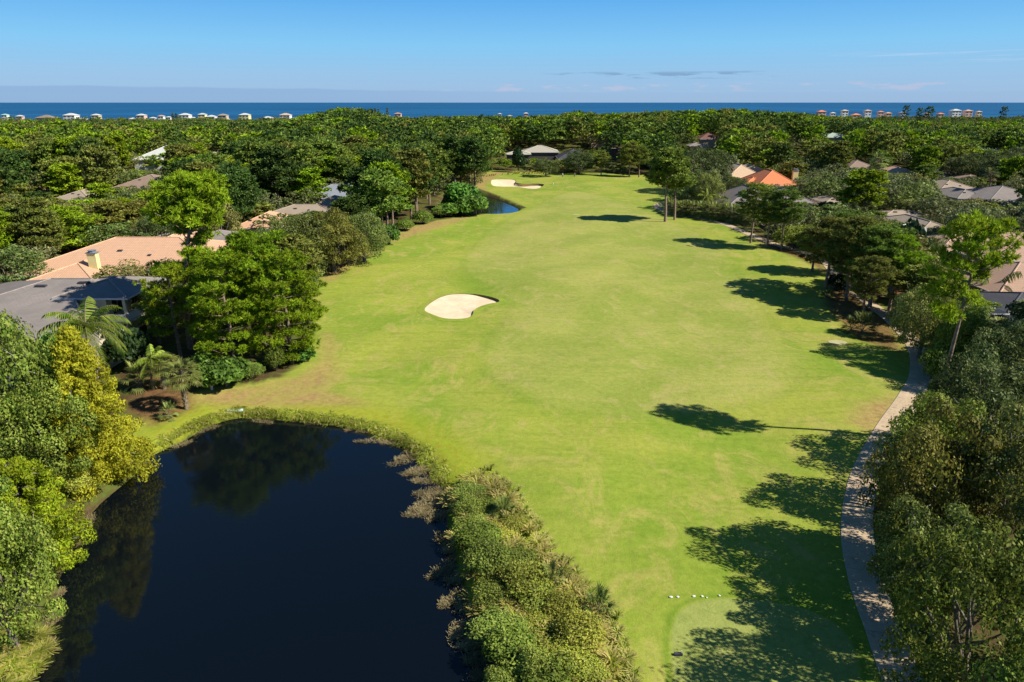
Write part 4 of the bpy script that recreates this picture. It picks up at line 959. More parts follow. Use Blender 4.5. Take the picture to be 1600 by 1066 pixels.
# left side
T(P_TALL, 298, 545, 270, 148, 'tallest pine with bare lower trunk and a high round crown near the peach house', rz=0.0, at=0)
T(pine(15, 16, 4.6, .3, 0, LM['pine_bright'], .6, 18), 268, 560, 412, 92, 'ragged pine with open lower limbs just in front of the tallest pine')
T(pine(16, 12, 3.6, .3, 0, LM['pine_mid'], .6, 14), 242, 535, 462, 58, 'short pine touching the balcony of the grey shingle house')
T(PN[1], 352, 578, 392, 118, 'bushy bright pine left in the clump at the lawn corner', group='pines in the clump at the lawn corner')
T(PN[0], 402, 560, 362, 120, 'highest of the bushy pines in the clump at the lawn corner', group='pines in the clump at the lawn corner')
T(PN[1], 445, 566, 392, 112, 'bushy pine leaning over the lawn at the corner of the clump', group='pines in the clump at the lawn corner')
T(PN[0], 322, 520, 392, 90, 'rear left bushy pine of the lawn corner clump', group='pines in the clump at the lawn corner')
T(PN[2], 385, 530, 366, 90, 'darker pine at the back of the lawn corner clump', group='pines in the clump at the lawn corner')
T(PN[0], 470, 545, 432, 66, 'small bright pine jutting onto the lawn right of the clump', group='pines in the clump at the lawn corner')
T(ON[0], 470, 428, 334, 104, 'mossy grey green oak standing left of its two neighbours behind the pine clump', group='mossy oaks beside the lawn')
T(ON[1], 517, 424, 326, 104, 'middle mossy oak beside the lawn edge', group='mossy oaks beside the lawn')
T(ON[0], 566, 412, 332, 90, 'right hand mossy oak whose moss hangs over the lawn edge', group='mossy oaks beside the lawn')
T(ON[3], 24, 745, 492, 190, 'huge olive oak below the grey shingle roof at the edge of the picture')
T(ON[3], 95, 760, 590, 150, 'broad green oak pressed against the golden cypress')
T(ON[2], -50, 780, 520, 170, 'dark oak cut by the picture edge left of the huge olive oak')
T(ON[3], 20, 1015, 790, 170, 'grey olive oak overhanging the water in the lower corner')
T(ON[3], -60, 930, 730, 180, 'green oak cut by the edge behind the lime cypress')
T(CY, 150, 742, 512, 142, 'golden conical cypress on the pond bank')
T(CY2, 52, 880, 722, 150, 'lime yellow rounded cypress lower on the pond bank')
T(PAL['queen'], 142, 650, 478, 120, 'queen palm with arching yellow green fronds above the golden cypress', 'palm tree', occ=True)
T(PAL['queen2'], 232, 612, 540, 62, 'small smooth trunked palm between the golden cypress and the fan palm', 'palm tree')
T(PAL['sabal'], 284, 640, 562, 66, 'cabbage palm with a rough boot covered trunk by the pond', 'palm tree')
T(PAL['sabal'], 252, 612, 555, 60, 'fan palm behind the rough trunked cabbage palm', 'palm tree')
T(PAL['low'], 215, 610, 562, 58, 'low silvery fan palm beside the golden cypress', 'palm')
T(PAL['low'], 262, 655, 628, 34, 'little palmetto at the foot of the cabbage palm', 'palmetto')
for a in [
 ('bush', 350, 607, 562, 66, 'glossy bright green bush near the white post'), ('bush', 322, 590, 552, 46, 'dark rear bush under the corner pines'), ('willow', 392, 592, 568, 40, 'yellowish bush in front of the corner pines'),
 ('green', 430, 578, 540, 34, 'low green bush at the clump front beside the straw'), ('bush', 466, 560, 540, 50, 'bright bush at the outer tip of the pine clump'), ('mag', 197, 578, 512, 62, 'dark rounded hedge bush beside the balcony'),
 ('bush', 95, 610, 522, 70, 'vivid green bush under the grey shingle eave'), ('lime', 120, 772, 735, 52, 'lime green weeds on the pond bank between the cypresses'), ('green', 210, 545, 520, 40, 'small green bush by the house lawn'),
 ('green', 590, 392, 370, 30, 'round bush at the lawn edge past the mossy oaks'), ('bush', 700, 338, 318, 44, 'bright bush beside the small far pond'), ('bush', 738, 336, 306, 50, 'dense bright bush overhanging the small far pond'),
 ('bush', 722, 326, 288, 60, 'tall dark green bush hiding the left bank of the small far pond'), ('green', 660, 350, 330, 34, 'round bush on the straw edge under the dark pines'), ('willow', 688, 340, 322, 24, 'pale bush between two bright bushes by the far pond'), ('green', 632, 362, 344, 30, 'low bush where the straw edge meets the lawn'), ('bush', 608, 382, 352, 30, 'upright bush beside the lawn near the mossy oaks'),
 ('lime', 1245, 388, 352, 62, 'yellow green bush behind three slim pines'), ('red', 1275, 384, 356, 40, 'reddish tinged bush beside the yellow green bush'), ('bush', 1165, 335, 300, 30, 'bright feathery bush in front of the wide brown grey house'),
 ('green', 1462, 600, 545, 44, 'bush by the path under the leaning pine'), ('willow', 1478, 560, 490, 44, 'light green bush left of the leaning pine trunk'), ('willow', 1470, 585, 528, 40, 'small lime bush over the path edge'), ('red', 1525, 580, 505, 60, 'reddish green bush right of the leaning trunk'),
 ('green', 1450, 850, 798, 60, 'bright low bush beside the shaded path'), ('mag', 1310, 452, 430, 34, 'dark low bush under the path pines'),
 ]: T(SH[a[0]], a[1], a[2], a[3], a[4], a[5], 'bush', name='bush')
# right side, from the far end towards the camera
for i, a in enumerate([
 (P_SLIM[1], 1044, 347, 232, 60, 'tall twin pine at the bend of the path by the fairway end'), (P_SLIM[1], 1058, 343, 246, 50, 'second tall pine just behind the one at the path bend'),
 (P_SLIM[0], 1179, 380, 286, 50, 'slim pine nearest the fairway of the three by the path'), (P_SLIM[0], 1205, 388, 298, 46, 'middle slim pine of the three by the path'), (P_SLIM[0], 1228, 391, 296, 54, 'pale trunked slim pine closest to the yellow green bush'),
 (PN[3], 1300, 452, 340, 88, 'olive pine at the front of the large path side group'), (PN[3], 1335, 470, 338, 100, 'reddish olive pine in the heart of the path side group'), (PN[2], 1372, 482, 352, 96, 'mid green pine in the path side group'),
 (PN[0], 1402, 486, 366, 78, 'bright edged pine on the house side of the path side group'), (PN[2], 1322, 430, 330, 70, 'rear pine of the path side group'), (PN[3], 1358, 500, 400, 66, 'low pine over the path in the path side group'), (PN[2], 1275, 425, 352, 56, 'dark small pine starting the path side group'),
 (P_LEAN, 1454, 692, 338, 104, 'tall leaning pine with a long bare trunk beside the path')]):
    T(*a, rz=0.0 if a[0] is P_LEAN else None, at=0 if a[0] is P_LEAN else .6)
for a in [
 (ON[1], 1462, 900, 640, 190, 'pale olive oak spreading over the path bend'), (ON[2], 1545, 735, 552, 180, 'dark oak behind the pale olive oak'), (ON[0], 1590, 920, 650, 210, 'big grey green oak on the picture edge'),
 (ON[2], 1535, 700, 596, 90, 'small dark oak at the foot of the leaning pine'),
 (ON[0], 1455, 985, 795, 175, 'shady oak beside the lower path'), (ON[3], 1470, 806, 622, 170, 'small grey green oak tucked between the pale and the dark oak'), (OH, 1540, 1130, 830, 290, 'open branched oak in the lower corner with visible limbs'), (ON[0], 1680, 1060, 760, 200, 'oak mostly cut off by the lower picture edge'), (OH, 1520, 1290, 1090, 300, 'oak below the picture whose shadow crosses the tee'),
 (OH, 1700, 1330, 1000, 330, 'oak outside the lower corner shading the tee'),
 (ON[0], 1448, 560, 448, 96, 'grey oak overhanging the path before the leaning pine'), (ON[3], 1508, 590, 470, 80, 'green oak right behind the leaning pine trunk'), (ON[2], 1570, 620, 500, 120, 'dark oak below the pool screen'), (ON[2], 1420, 530, 452, 60, 'dark oak shading the path gap'),
 (SH['mag'], 1414, 450, 352, 66, 'very dark magnolia between the path side pines and the brown house'), (ON[0], 1384, 432, 344, 74, 'soft grey oak in front of the low cream walled house'), (ON[0], 1448, 450, 372, 60, 'grey oak left of the leaning pine crown'),
 (ON[2], 905, 272, 234, 54, 'rounded dark oak in front of the dark shaded house'), (ON[2], 853, 276, 247, 44, 'dark oak covering the pale hip roofed house'), (SH['mag'], 811, 270, 233, 20, 'dark upright magnolia at the pale house corner'), (ON[0], 1106, 328, 268, 52, 'olive oak behind the palmetto hedge'), (ON[2], 1146, 322, 274, 62, 'grey dark oak touching the wide brown grey roof'),
 (ON[2], 1096, 300, 230, 96, 'large dark oak behind the fairway end pines'), (ON[2], 1508, 286, 240, 70, 'spreading dark oak with a visible fork above the brown roof'), (ON[2], 1580, 296, 232, 90, 'massive dark oak at the edge above the grey brown roof')]:
    T(*a)
for a in [(PN[3], 985, 276, 222, 36, 'pine shading the narrow dark house'), (PN[2], 1000, 276, 228, 34, 'pine right of the narrow dark house'), (PN[3], 940, 274, 240, 26, 'pale green tree between the dark oak and narrow house'), (PN[2], 752, 280, 232, 44, 'dark pine whose trunk stands by the bare soil beyond the far pond')]: T(*a)
for a in [('tall', 1549, 322, 262, 30, 'tall fan palm with a dark trunk in front of the grey brown roof'), ('sabal', 1374, 292, 238, 34, 'bright fan palm right of the tan hip roof'), ('queen2', 1104, 334, 296, 30, 'whitish palm rising from the palmetto hedge'), ('sabal', 1128, 338, 306, 32, 'silvery fan palm beside the pool screen of the wide house'),
          ('tall', 1250, 322, 276, 34, 'dark palm right of the vivid orange roof'), ('tall', 1272, 318, 282, 30, 'second dark palm beyond the vivid orange roof'), ('sabal', 1462, 345, 310, 30, 'fan palm in front of the tan roof'), ('sabal', 1424, 348, 312, 34, 'bushy fan palm behind the low cream walled house'), ('sabal', 1406, 344, 306, 28, 'narrow fan palm among the oaks behind the cream wall'),
          ('bird', 1552, 478, 420, 74, 'large spiky fan leaved palm against the brown tiled house'), ('queen2', 165, 368, 330, 50, 'pale palm top behind the peach tiled house'), ('sabal', 212, 400, 345, 44, 'fan palm beside the peach tiled house roof')]:
    T(PAL[a[0]], a[1], a[2], a[3], a[4], a[5], 'palm tree')
k = 0; words = ['first', 'second', 'third', 'fourth', 'fifth', 'sixth', 'seventh', 'eighth', 'ninth', 'tenth', 'eleventh', 'twelfth', 'thirteenth', 'fourteenth', 'fifteenth', 'sixteenth', 'seventeenth', 'eighteenth', 'nineteenth', 'twentieth']
for px in range(1050, 1180, 9):
    T(PAL['clump'], px, 330+(px-1050)*.165+(k % 3)*1.5, 311+(px-1050)*.06, 34, words[k]+' palmetto along the hedge counted from the path bend', 'palmetto', 'palmettos of the hedge beside the path', name='palmetto'); k += 1
for a in [(1350, 524, 486, 52, 'palmetto in the straw island under the path side pines'), (1332, 520, 494, 36, 'smaller palmetto beside the straw island palmetto'), (1295, 470, 452, 30, 'palmetto at the shaded edge of the fairway')]: T(PAL['lowdark'], a[0], a[1], a[2], a[3], a[4], 'palmetto', name='palmetto')

# ------------------------------------------------------------ reeds, marsh and the planted bank
rng = np.random.default_rng(77)
BANK = gp([(712,757),(775,744),(790,768),(812,805),(850,862),(890,905),(930,945),(955,1000),(975,1066),(985,1160),(860,1200),(770,1066),(752,985),(718,890),(700,810),(690,775)])
def scatter(poly, n, rng, margin=0):
    lo, hi = poly.min(0), poly.max(0); out = []
    while len(out) < n:
        P = rng.uniform(lo, hi, (n*3, 2)); P = P[sdf(P, poly) > margin]; out.extend(P.tolist())
    return np.array(out[:n])
def tuft_mesh(P, h, nb, w, lean, rng, plume=.3, zoff=0.0):
    V1 = []; V2 = []
    zs = ground(P[:, 0], P[:, 1])
    for (x, y), z in zip(P, zs):
        z = max(z, -.72)+zoff; hh = h*rng.uniform(.65, 1.25)
        for _ in range(nb):
            a = rng.uniform(0, 6.28); l = lean*rng.uniform(.3, 1.2); d = np.array([math.cos(a), math.sin(a), 0]); s = np.array([-d[1], d[0], 0])*w*.5
            o = np.array([x, y, z])+d*rng.uniform(0, .12); m_ = o+d*l*.35*hh+np.array([0, 0, hh*.62]); t = o+d*l*hh+np.array([0, 0, hh*rng.uniform(.8, 1.0)-l*.25*hh])
            V1 += [[o-s, o+s, m_+s*.8, m_-s*.8]]
            if rng.random() < plume: V2 += [[m_-s*1.2, m_+s*1.2, t+s*1.9, t-s*1.9]]
            else: V1 += [[m_-s*.8, m_+s*.8, t+s*.15, t-s*.15]]
    p = [(np.array(V1).reshape(-1, 3), np.arange(len(V1)*4).reshape(-1, 4), 0)]
    if V2: p.append((np.array(V2).reshape(-1, 3), np.arange(len(V2)*4).reshape(-1, 4), 1))
    return p
P = scatter(BANK, 330, rng, .2)
tag(ob('bank_grass', mesh_from('bank_grass', tuft_mesh(P, 1.05, 60, .042, .8, rng, .45), [LM['blade'], LM['plume']])), 'tall plumed grass covering the bank beside the pond', 'tall grass', kind='stuff')
Pr = spline(gp([(765,742),(793,765),(818,803),(858,858),(900,902),(940,945),(965,1000),(984,1066),(990,1120)]), .35); Pr = Pr+rng.normal(size=Pr.shape)*.35
tag(ob('fringe_grass', mesh_from('fringe_grass', tuft_mesh(Pr, .62, 50, .035, .9, rng, .6), [LM['blade'], LM['plume']])), 'straw coloured grass fringe where the planted bank meets the lawn', 'grass', kind='stuff')
bankw = [('willow', 752, 822, 50), ('willow', 738, 800, 44), ('green', 760, 850, 52), ('willow', 775, 890, 56), ('willow', 785, 935, 60), ('willow', 800, 985, 64), ('green', 812, 1030, 66), ('willow', 800, 1070, 60), ('lime', 835, 925, 56), ('willow', 822, 880, 50), ('lime', 868, 985, 66),
         ('green', 850, 940, 50), ('lime', 905, 1040, 70), ('willow', 855, 1060, 60), ('willow', 745, 775, 40), ('lime', 790, 840, 50), ('lime', 900, 960, 56), ('green', 775, 800, 40), ('lime', 935, 1005, 58), ('lime', 820, 825, 46), ('willow', 840, 1010, 60), ('green', 880, 1080, 70), ('lime', 945, 1060, 60)]
nearw = ['the far tip', 'the waterline', 'the lawn edge', 'the lower end', 'the middle']
for i, (k_, px, py, w) in enumerate(bankw):
    tone = {'willow': 'light green', 'green': 'dull green', 'lime': 'yellow green'}[k_]
    same = sum(1 for q in bankw if q[0] == k_ and (q[2], q[1]) < (py, px))
    px = px-8-(px-740)*.10
    T(SH[k_], px, py+4, py-w*(.26, .5, .36, .66, .34)[i % 5], w*(1.35, 1.1, 1.5)[i % 3], f'{tone} shrub on the pond bank, {words[same]} of that colour from the far tip', 'shrub', 'shrubs on the planted pond bank')
for a in [(788, 815, 778, 48, 'dark palmetto near the tip of the planted pond bank'), (862, 925, 878, 56, 'silvery palmetto in the middle of the planted pond bank'), (935, 965, 918, 60, 'spiky dark palmetto on the lawn side of the planted bank')]: T(PAL['lowdark' if 'dark' in a[4] else 'low'], a[0], a[1], a[2], a[3], a[4], 'palmetto', name='palmetto')
# dry marsh grass lying in fingers over the water
V = []
def finger(px, py, dx, dy, n, wd):
    a = G(px, py, -.72); b = G(px+dx, py+dy, -.72)
    for _ in range(n):
        t = rng.uniform(0, 1)**.8; o = a+(b-a)*t+np.append(rng.normal(size=2)*wd*(1-.55*t), 0); an = rng.uniform(0, 6.28)
        d = np.array([math.cos(an), math.sin(an), rng.uniform(.05, .8)]); l = rng.uniform(.15, .42); s = nrm(np.cross(d, (0, 0, 1)))*.022; o[2] = -.73
        V.append([o-s, o+s, o+d*l+s*.5, o+d*l-s*.5])
for (px, py, dx, dy) in [(640, 694, -42, -2), (660, 712, -40, 6), (672, 730, -38, 10), (690, 752, -42, 0), (698, 765, -50, 8), (706, 785, -46, 8), (712, 800, -44, 14), (722, 828, -34, 18), (730, 850, -30, 12), (742, 885, -60, 8), (748, 905, -40, 4), (758, 935, -70, 6), (768, 960, -34, 14), (778, 1005, -50, 30), (788, 1035, -46, 22), (794, 1060, -40, 20), (600, 672, -40, 2), (560, 664, -34, 0), (735, 868, -26, 6), (762, 985, -24, 10)]:
    finger(px, py, dx, dy, 460, .38)
for _ in range(46):
    py_ = rng.uniform(662, 1070); px_ = np.interp(py_, [662, 700, 750, 800, 850, 900, 960, 1070], [570, 655, 695, 712, 730, 748, 765, 795])+rng.uniform(-22, 4)
    finger(px_, py_, -rng.uniform(8, 62), rng.uniform(-4, 24), int(rng.uniform(120, 420)), rng.uniform(.2, .5))
for (px, py, dx, dy, n) in [(430, 652, 40, 6, 500), (395, 656, 30, 6, 300), (480, 660, 40, 2, 420), (300, 680, 40, -14, 300), (270, 700, 30, -10, 250), (140, 790, 26, -20, 600), (150, 770, 30, -16, 500), (125, 830, 18, -24, 500), (105, 860, 20, -10, 300), (75, 940, 20, -16, 600), (60, 975, 30, -8, 700), (50, 1010, 30, -4, 600)]:
    finger(px, py, dx, dy, n, .3)
tag(ob('marsh_grass', mesh_from('marsh_grass', [(np.array(V).reshape(-1, 3), np.arange(len(V)*4).reshape(-1, 4), 0)], [LM['marsh']])), 'dry brown marsh grass lying in fingers over the pond water', 'marsh grass', kind='stuff')
Ps = spline(gp([(250,690),(285,672),(330,650),(375,640),(440,644),(520,651),(590,665),(655,698),(692,742)]), .045); Ps = Ps+rng.normal(size=Ps.shape)*.32
tag(ob('shore_grass', mesh_from('shore_grass', tuft_mesh(Ps, .30, 14, .045, 2.2, rng, .1), [LM['blade'], LM['plume']])), 'short green grass along the open shore of the pond', 'grass', kind='stuff')
Pl = scatter(gp([(-20,1010),(30,985),(70,985),(75,1010),(40,1066),(-40,1090)]), 60, rng)
tag(ob('corner_grass', mesh_from('corner_grass', tuft_mesh(Pl, .8, 130, .028, .95, rng, .2), [LM['blade'], LM['plume']])), 'arching green grass on the bank in the lower corner', 'grass', kind='stuff')
Pl = scatter(gp([(762,276),(810,270),(860,262),(905,262),(905,268),(850,272),(800,275)]), 150, rng)
tag(ob('dry_meadow', mesh_from('dry_meadow', tuft_mesh(Pl, 1.1, 16, .22, .6, rng, .6), [LM['blade'], LM['plume']])), 'dry yellow grass in front of the pale hip roofed house', 'dry grass', kind='stuff')

# ------------------------------------------------------------ small things
b = G(332, 612); m_ = flat('post_white', (.70, .68, .62), None, 4, .7, .05)
e = empty('marker_post', (b[0], b[1], gz(b[0], b[1])), 'white square post standing at the lawn edge by the glossy bush', 'post')
ob('post', mesh_from('post', [box(-.1, .1, -.1, .1, -.2, 1.35)], [m_]), e); ob('post_cap', mesh_from('post_cap', [box(-.13, .13, -.13, .13, 1.352, 1.40)], [m_]), e)
b = G(1262, 386); e = empty('marker_post', (b[0], b[1], gz(b[0], b[1])), 'small white post in front of the yellow green bush', 'post')
ob('post', mesh_from('post', [box(-.12, .12, -.12, .12, -.2, 1.3)], [m_]), e); ob('post_cap', mesh_from('post_cap', [box(-.15, .15, -.15, .15, 1.302, 1.36)], [m_]), e)
b = G(367, 640); e = empty('drain_headwall', (b[0], b[1], gz(b[0], b[1])), 'pale turquoise board slab with a sandy end at the pond edge', 'drain cover', rz=.1)
ob('slab', mesh_from('slab', [box(-.85, .85, -.22, .28, .05, .2)], [flat('faded_turquoise', (.42, .66, .62), (.58, .66, .60), 3, .7, .1)]), e)
ob('end_block', mesh_from('end_block', [box(-1.05, -.2, -.5, -.223, -.25, .12)], [M_SAND]), e)
# chipping net beside the path
b = G(1472, 600); e = empty('practice_net', (b[0], b[1], gz(b[0], b[1])), 'dark green oval mesh net standing on the grass beside the path', 'net', rz=.35)
ring = [(1.5*math.cos(t), .05*math.sin(2*t), 1.75+1.8*math.sin(t)) for t in np.linspace(0, 2*math.pi, 33)]
M_NETF = flat('net_frame', (.02, .03, .02), None, 4, .5, 0); ob('frame', mesh_from('frame', [tube(ring, .05, 5), tube([(-1.2, .0, 2.9), (1.25, .1, .75)], .04, 5)], [M_NETF]), e)
mn, nt, p_, o_ = mat('net_mesh'); setc(nt, p_.inputs['Base Color'], (.02, .07, .02)); tt = N(nt, 'ShaderNodeBsdfTransparent'); mx = N(nt, 'ShaderNodeMixShader'); mx.inputs[0].default_value = .5
nt.links.new(tt.outputs[0], mx.inputs[1]); nt.links.new(p_.outputs[0], mx.inputs[2]); nt.links.new(mx.outputs[0], o_.inputs[0])
rr_ = np.array(ring[:-1]); ob('netting', mesh_from('netting', [(np.vstack([rr_, [[0, .35, 1.75]]]), [(i, (i+1) % 32, 32) for i in range(32)], 0)], [mn]), e)
# stones before the tee and the tee marker
for i, (px, py, s) in enumerate([(1048, 934, .10), (1059, 934, .08), (1084, 933, .09), (1097, 933, .07), (1104, 935, .05), (1124, 932, .07)]):
    b = G(px, py); r_ = np.random.default_rng(i); D = rdirs(r_, 60); Vv = D*s*np.array([1.3, 1, .6])*(1+.15*r_.normal(size=(60, 1)))
    import bmesh
    bm = bmesh.new(); [bm.verts.new(v) for v in Vv]; bmesh.ops.convex_hull(bm, input=bm.verts); me = bpy.data.meshes.new('white_stone'); bm.to_mesh(me); bm.free(); me.materials.append(m_)
    o = ob('white_stone', me, None, (b[0], b[1], gz(b[0], b[1])+.04)); tag(o, words[i]+' white stone from the pond side in the row before the tee', 'stone', 'white stones lined up before the tee')
b = G(1060, 1020); e = empty('tee_marker', (b[0], b[1], gz(b[0], b[1])), 'small dark tee marker block at the rim of the tee', 'tee marker')
ob('block', mesh_from('block', [box(-.26, .26, -.09, .09, 0, .16)], [ROOFS['shingle_dark']]), e); ob('stake', mesh_from('stake', [box(.18, .23, -.03, .03, .162, .34)], [m_]), e)
M_PATCH = flat('worn_sand', (.42, .38, .20), (.33, .33, .13), .8, .95, .1)
for (px, py, w, d, lab) in [(900, 337, 2.4, .9, 'pale sprinkler patch in the middle of the far fairway'), (1309, 535, 2.6, 1.0, 'light sandy slab at the edge of the path side shadow')]:
    b = G(px, py); th = np.linspace(0, 2*math.pi, 15)[:-1]; q = np.stack([b[0]+w*.5*np.cos(th), b[1]+d*np.sin(th), np.zeros(14)], 1); q[:, 2] = ground(q[:, 0], q[:, 1])+.05
    q2 = q.copy(); q2[:, 2] -= .3
    tag(ob('sand_patch', mesh_from('sand_patch', [(np.vstack([q, q2]), [(i, (i+1) % 14, 14+(i+1) % 14, 14+i) for i in range(14)], 0), (q, [tuple(range(14))], 0)], [M_PATCH])), lab, 'sand patch')
for i, (px, py, sc) in enumerate([(856, 758, .3), (898, 822, .35), (958, 855, .3), (685, 520, .3)]):
    pass
# golfers at the far green
def person(px, py, shirt, label, lean, face):
    b = G(px, py); e = empty('person', (b[0], b[1], gz(b[0], b[1])), label, 'person', 'golfers at the far green', face)
    J = {'pel': (0, 0, .95), 'ch': (0, -lean*.22, 1.32-lean*.06), 'nk': (0, -lean*.34, 1.50-lean*.1), 'hd': (0, -lean*.42, 1.64-lean*.12), 'lh': (.12, 0, .9), 'lk': (.14, -.05, .5), 'lf': (.15, 0, .06), 'rh': (-.12, 0, .9), 'rk': (-.14, -.05, .5), 'rf': (-.15, 0, .06), 'lt': (.15, -.16, .04), 'rt': (-.15, -.16, .04),
         'ls': (.19, -lean*.3, 1.44-lean*.08), 'le': (.24, -.12-lean*.3, 1.18), 'lw': (.10, -.32-lean*.3, 1.02), 'rs': (-.19, -lean*.3, 1.44-lean*.08), 're': (-.24, -.12-lean*.3, 1.18), 'rw': (-.08, -.34-lean*.3, 1.0)}
    Rd = dict(pel=.15, ch=.16, nk=.06, hd=.11, lh=.1, lk=.07, lf=.05, rh=.1, rk=.07, rf=.05, lt=.04, rt=.04, ls=.065, le=.05, lw=.04, rs=.065, re=.05, rw=.04)
    E = [('pel', 'ch'), ('ch', 'nk'), ('nk', 'hd'), ('pel', 'lh'), ('lh', 'lk'), ('lk', 'lf'), ('lf', 'lt'), ('pel', 'rh'), ('rh', 'rk'), ('rk', 'rf'), ('rf', 'rt'), ('ch', 'ls'), ('ls', 'le'), ('le', 'lw'), ('ch', 'rs'), ('rs', 're'), ('re', 'rw')]
    ks = list(J); me = bpy.data.meshes.new('body'); me.from_pydata([J[k] for k in ks], [(ks.index(a), ks.index(c)) for a, c in E], [])
    o = ob('body', me, e); o.modifiers.new('skin', 'SKIN'); sk = me.skin_vertices[0] if me.skin_vertices else None
    for i, k in enumerate(ks): me.skin_vertices[0].data[i].radius = (Rd[k], Rd[k])
    me.skin_vertices[0].data[0].use_root = True; s = o.modifiers.new('sub', 'SUBSURF'); s.levels = s.render_levels = 2; me.materials.append(flat('skin_tone', (.45, .28, .2), None, 3, .6, 0))
    ms = flat('clothes', shirt, None, 5, .9, 0); mt = flat('trousers', (.10, .11, .14), None, 5, .9, 0)
    nkz = np.array(J['nk']); ob('shirt', mesh_from('shirt', [tube([J['pel'], J['ch'], nkz-np.array([0, 0, .04])], [.19, .205, .10], 12), tube([J['ls'], J['le']], [.09, .075], 8), tube([J['rs'], J['re']], [.09, .075], 8)], [ms]), e)
    ob('trousers', mesh_from('trousers', [tube([J['lh'], J['lk'], (.15, 0, .12)], [.125, .095, .07], 8), tube([J['rh'], J['rk'], (-.15, 0, .12)], [.125, .095, .07], 8), tube([(0, 0, .84), (0, 0, 1.02)], [.185, .18], 12)], [mt]), e)
    ob('cap', mesh_from('cap', [tube([np.array(J['hd'])+(0, 0, .03), np.array(J['hd'])+(0, 0, .11), np.array(J['hd'])+(0, 0, .15)], [.125, .11, .02], 10)], [M_WHITE]), e)
person(879, 277, (.55, .58, .62), 'person in a pale shirt standing on the far green', 0.1, .4)
person(897.5, 277.5, (.16, .18, .22), 'person in a dark shirt bending over a putt on the far green', .8, 2.4)
b = G(864, 288); e = empty('golf_bag', (b[0], b[1], gz(b[0], b[1])), 'small pale golf bag on the turf right of the far bunker', 'golf bag')
ob('bag', mesh_from('bag', [tube([(0, 0, 0), (.08, 0, .5), (.14, 0, .95)], [.16, .17, .18], 8)], [M_WHITE]), e); ob('clubs', mesh_from('clubs', [tube([(.14+.03*i, .03*i, .9), (.2+.05*i, .04*i, 1.25)], .02, 4) for i in range(4)], [M_NETF]), e)

# ------------------------------------------------------------ the woods
PM = {('pine', l): [pine(100+l*10+i, 17, 4.9, cb, l, LM[t], 1.0, (26, 24, 20, 11)[l]) for i, (t, cb) in enumerate([('pine_bright', .3), ('pine_mid', .34), ('pine_olive', .3), ('pine_dark', .36)])] for l in (1, 2, 3)}
PM.update({('oak', l): [oak(200+l*10+i, 11, 6.0, l, LM[t], (46, 38, 30, 16)[l]) for i, t in enumerate(['oak_grey', 'oak_dark', 'oak_olive', 'oak_green'])] for l in (1, 2, 3)})
PTONE = {'pine': ['bright green pine', 'mid green pine', 'olive pine', 'dark pine'], 'oak': ['grey green oak', 'dark oak', 'olive oak', 'fresh green oak']}
rs = np.random.default_rng(2024)
lawn_poly = LAWN; BB = []
HB = [(o.location.x, o.location.y, o) for o in bpy.data.objects if o.parent is None and o.get('category') == 'house']
def foot_boxes():
    out = []
    for x, y, o in HB:
        w = [c for c in o.children if c.name.startswith('wall')][0].data; co = np.empty(len(w.vertices)*3); w.vertices.foreach_get('co', co); co = co.reshape(-1, 8, 3) if len(co) % 24 == 0 else [co.reshape(-1, 3)]
        for q in co: out.append((x+q[:, 0].min()-1.5, x+q[:, 0].max()+1.5, y+q[:, 1].min()-1.5, y+q[:, 1].max()+1.5))
    return np.array(out)
FB = foot_boxes()
FAIRPX = [(150,740),(232,706),(262,665),(320,628),(352,612),(420,598),(470,580),(498,560),(506,512),(502,445),(520,412),(600,388),(632,364),(690,346),(735,338),(760,336),(752,320),(756,300),(760,278),(770,272),(860,274),(960,275),(1030,278),(1046,290),(1050,318),(1040,330),(1130,356),(1190,390),(1240,405),(1262,430),(1240,440),(1150,450),(1160,500),(1280,520),(1340,560),(1400,590),(1415,640),(1340,700),(1230,760),(1110,850),(1130,930),(1050,1066),(100,1066)]
FPX = np.array(FAIRPX, float)
SKX = [0,60,100,180,240,300,350,400,450,480,520,550,580,600,650,700,760,800,870,905,940,1000,1050,1100,1150,1200,1250,1300,1350,1400,1450,1500,1550,1600]
SKY = [190,184,189,192,190,190,190,188,186,179,169,165,171,180,184,182,179,182,179,171,177,175,172,171,168,173,176,181,186,188,188,192,188,184]
def skyline(px): return np.interp(px, SKX, SKY)
def fits(x, y, z, H, R):
    """0 ok, else a fault: keeps sight lines to lawn, houses and the sea as open as they are in the place"""
    px, py, d = PX(x, y, z+H); rp = R*F/d; 
    if py < skyline(np.clip(px, 0, 1600))-.5: return 1
    pb = PX(x, y, z+H*.25)[1]
    for (D, x0, y0, x1, y1) in CLEAR:
        if y < D and px+rp*.8 > x0 and px-rp*.8 < x1 and py+2 < y1 and PX(x, y, z)[1] > y0: return 2
    T_ = np.array([(px, py+1), (px-rp*.8, (py*.6+pb*.4)), (px+rp*.8, (py*.6+pb*.4)), (px, pb), (px-rp*.6, pb), (px+rp*.6, pb)])
    if (sdf(T_, FPX) > 0).any(): return 3
    return 0
cands = []
CELL = {}
def near_occ(x, y, r):
    i, j = int(x//8), int(y//8)
    for a in range(i-2, i+3):
        for b in range(j-2, j+3):
            for (ox, oy, orr) in CELL.get((a, b), ()):
                if (x-ox)**2+(y-oy)**2 < (r+orr)**2*.42: return True
    return False
def add_occ(x, y, r): CELL.setdefault((int(x//8), int(y//8)), []).append((x, y, r))
for o in OCC: add_occ(o[0], o[1], min(o[2], 6)*1.2)
pathq = PATH
def kind_at(px, d, x):
    if px < 470 and d < 175: pp = .25
    elif px < 300: pp = .62
    elif px < 780: pp = .88
    elif d > 325: pp = .9
    elif px < 1060: pp = .7
    elif d < 150: pp = .5
    elif d > 290: pp = .55
    else: pp = .16
    return 'pine' if rs.random() < pp else 'oak'
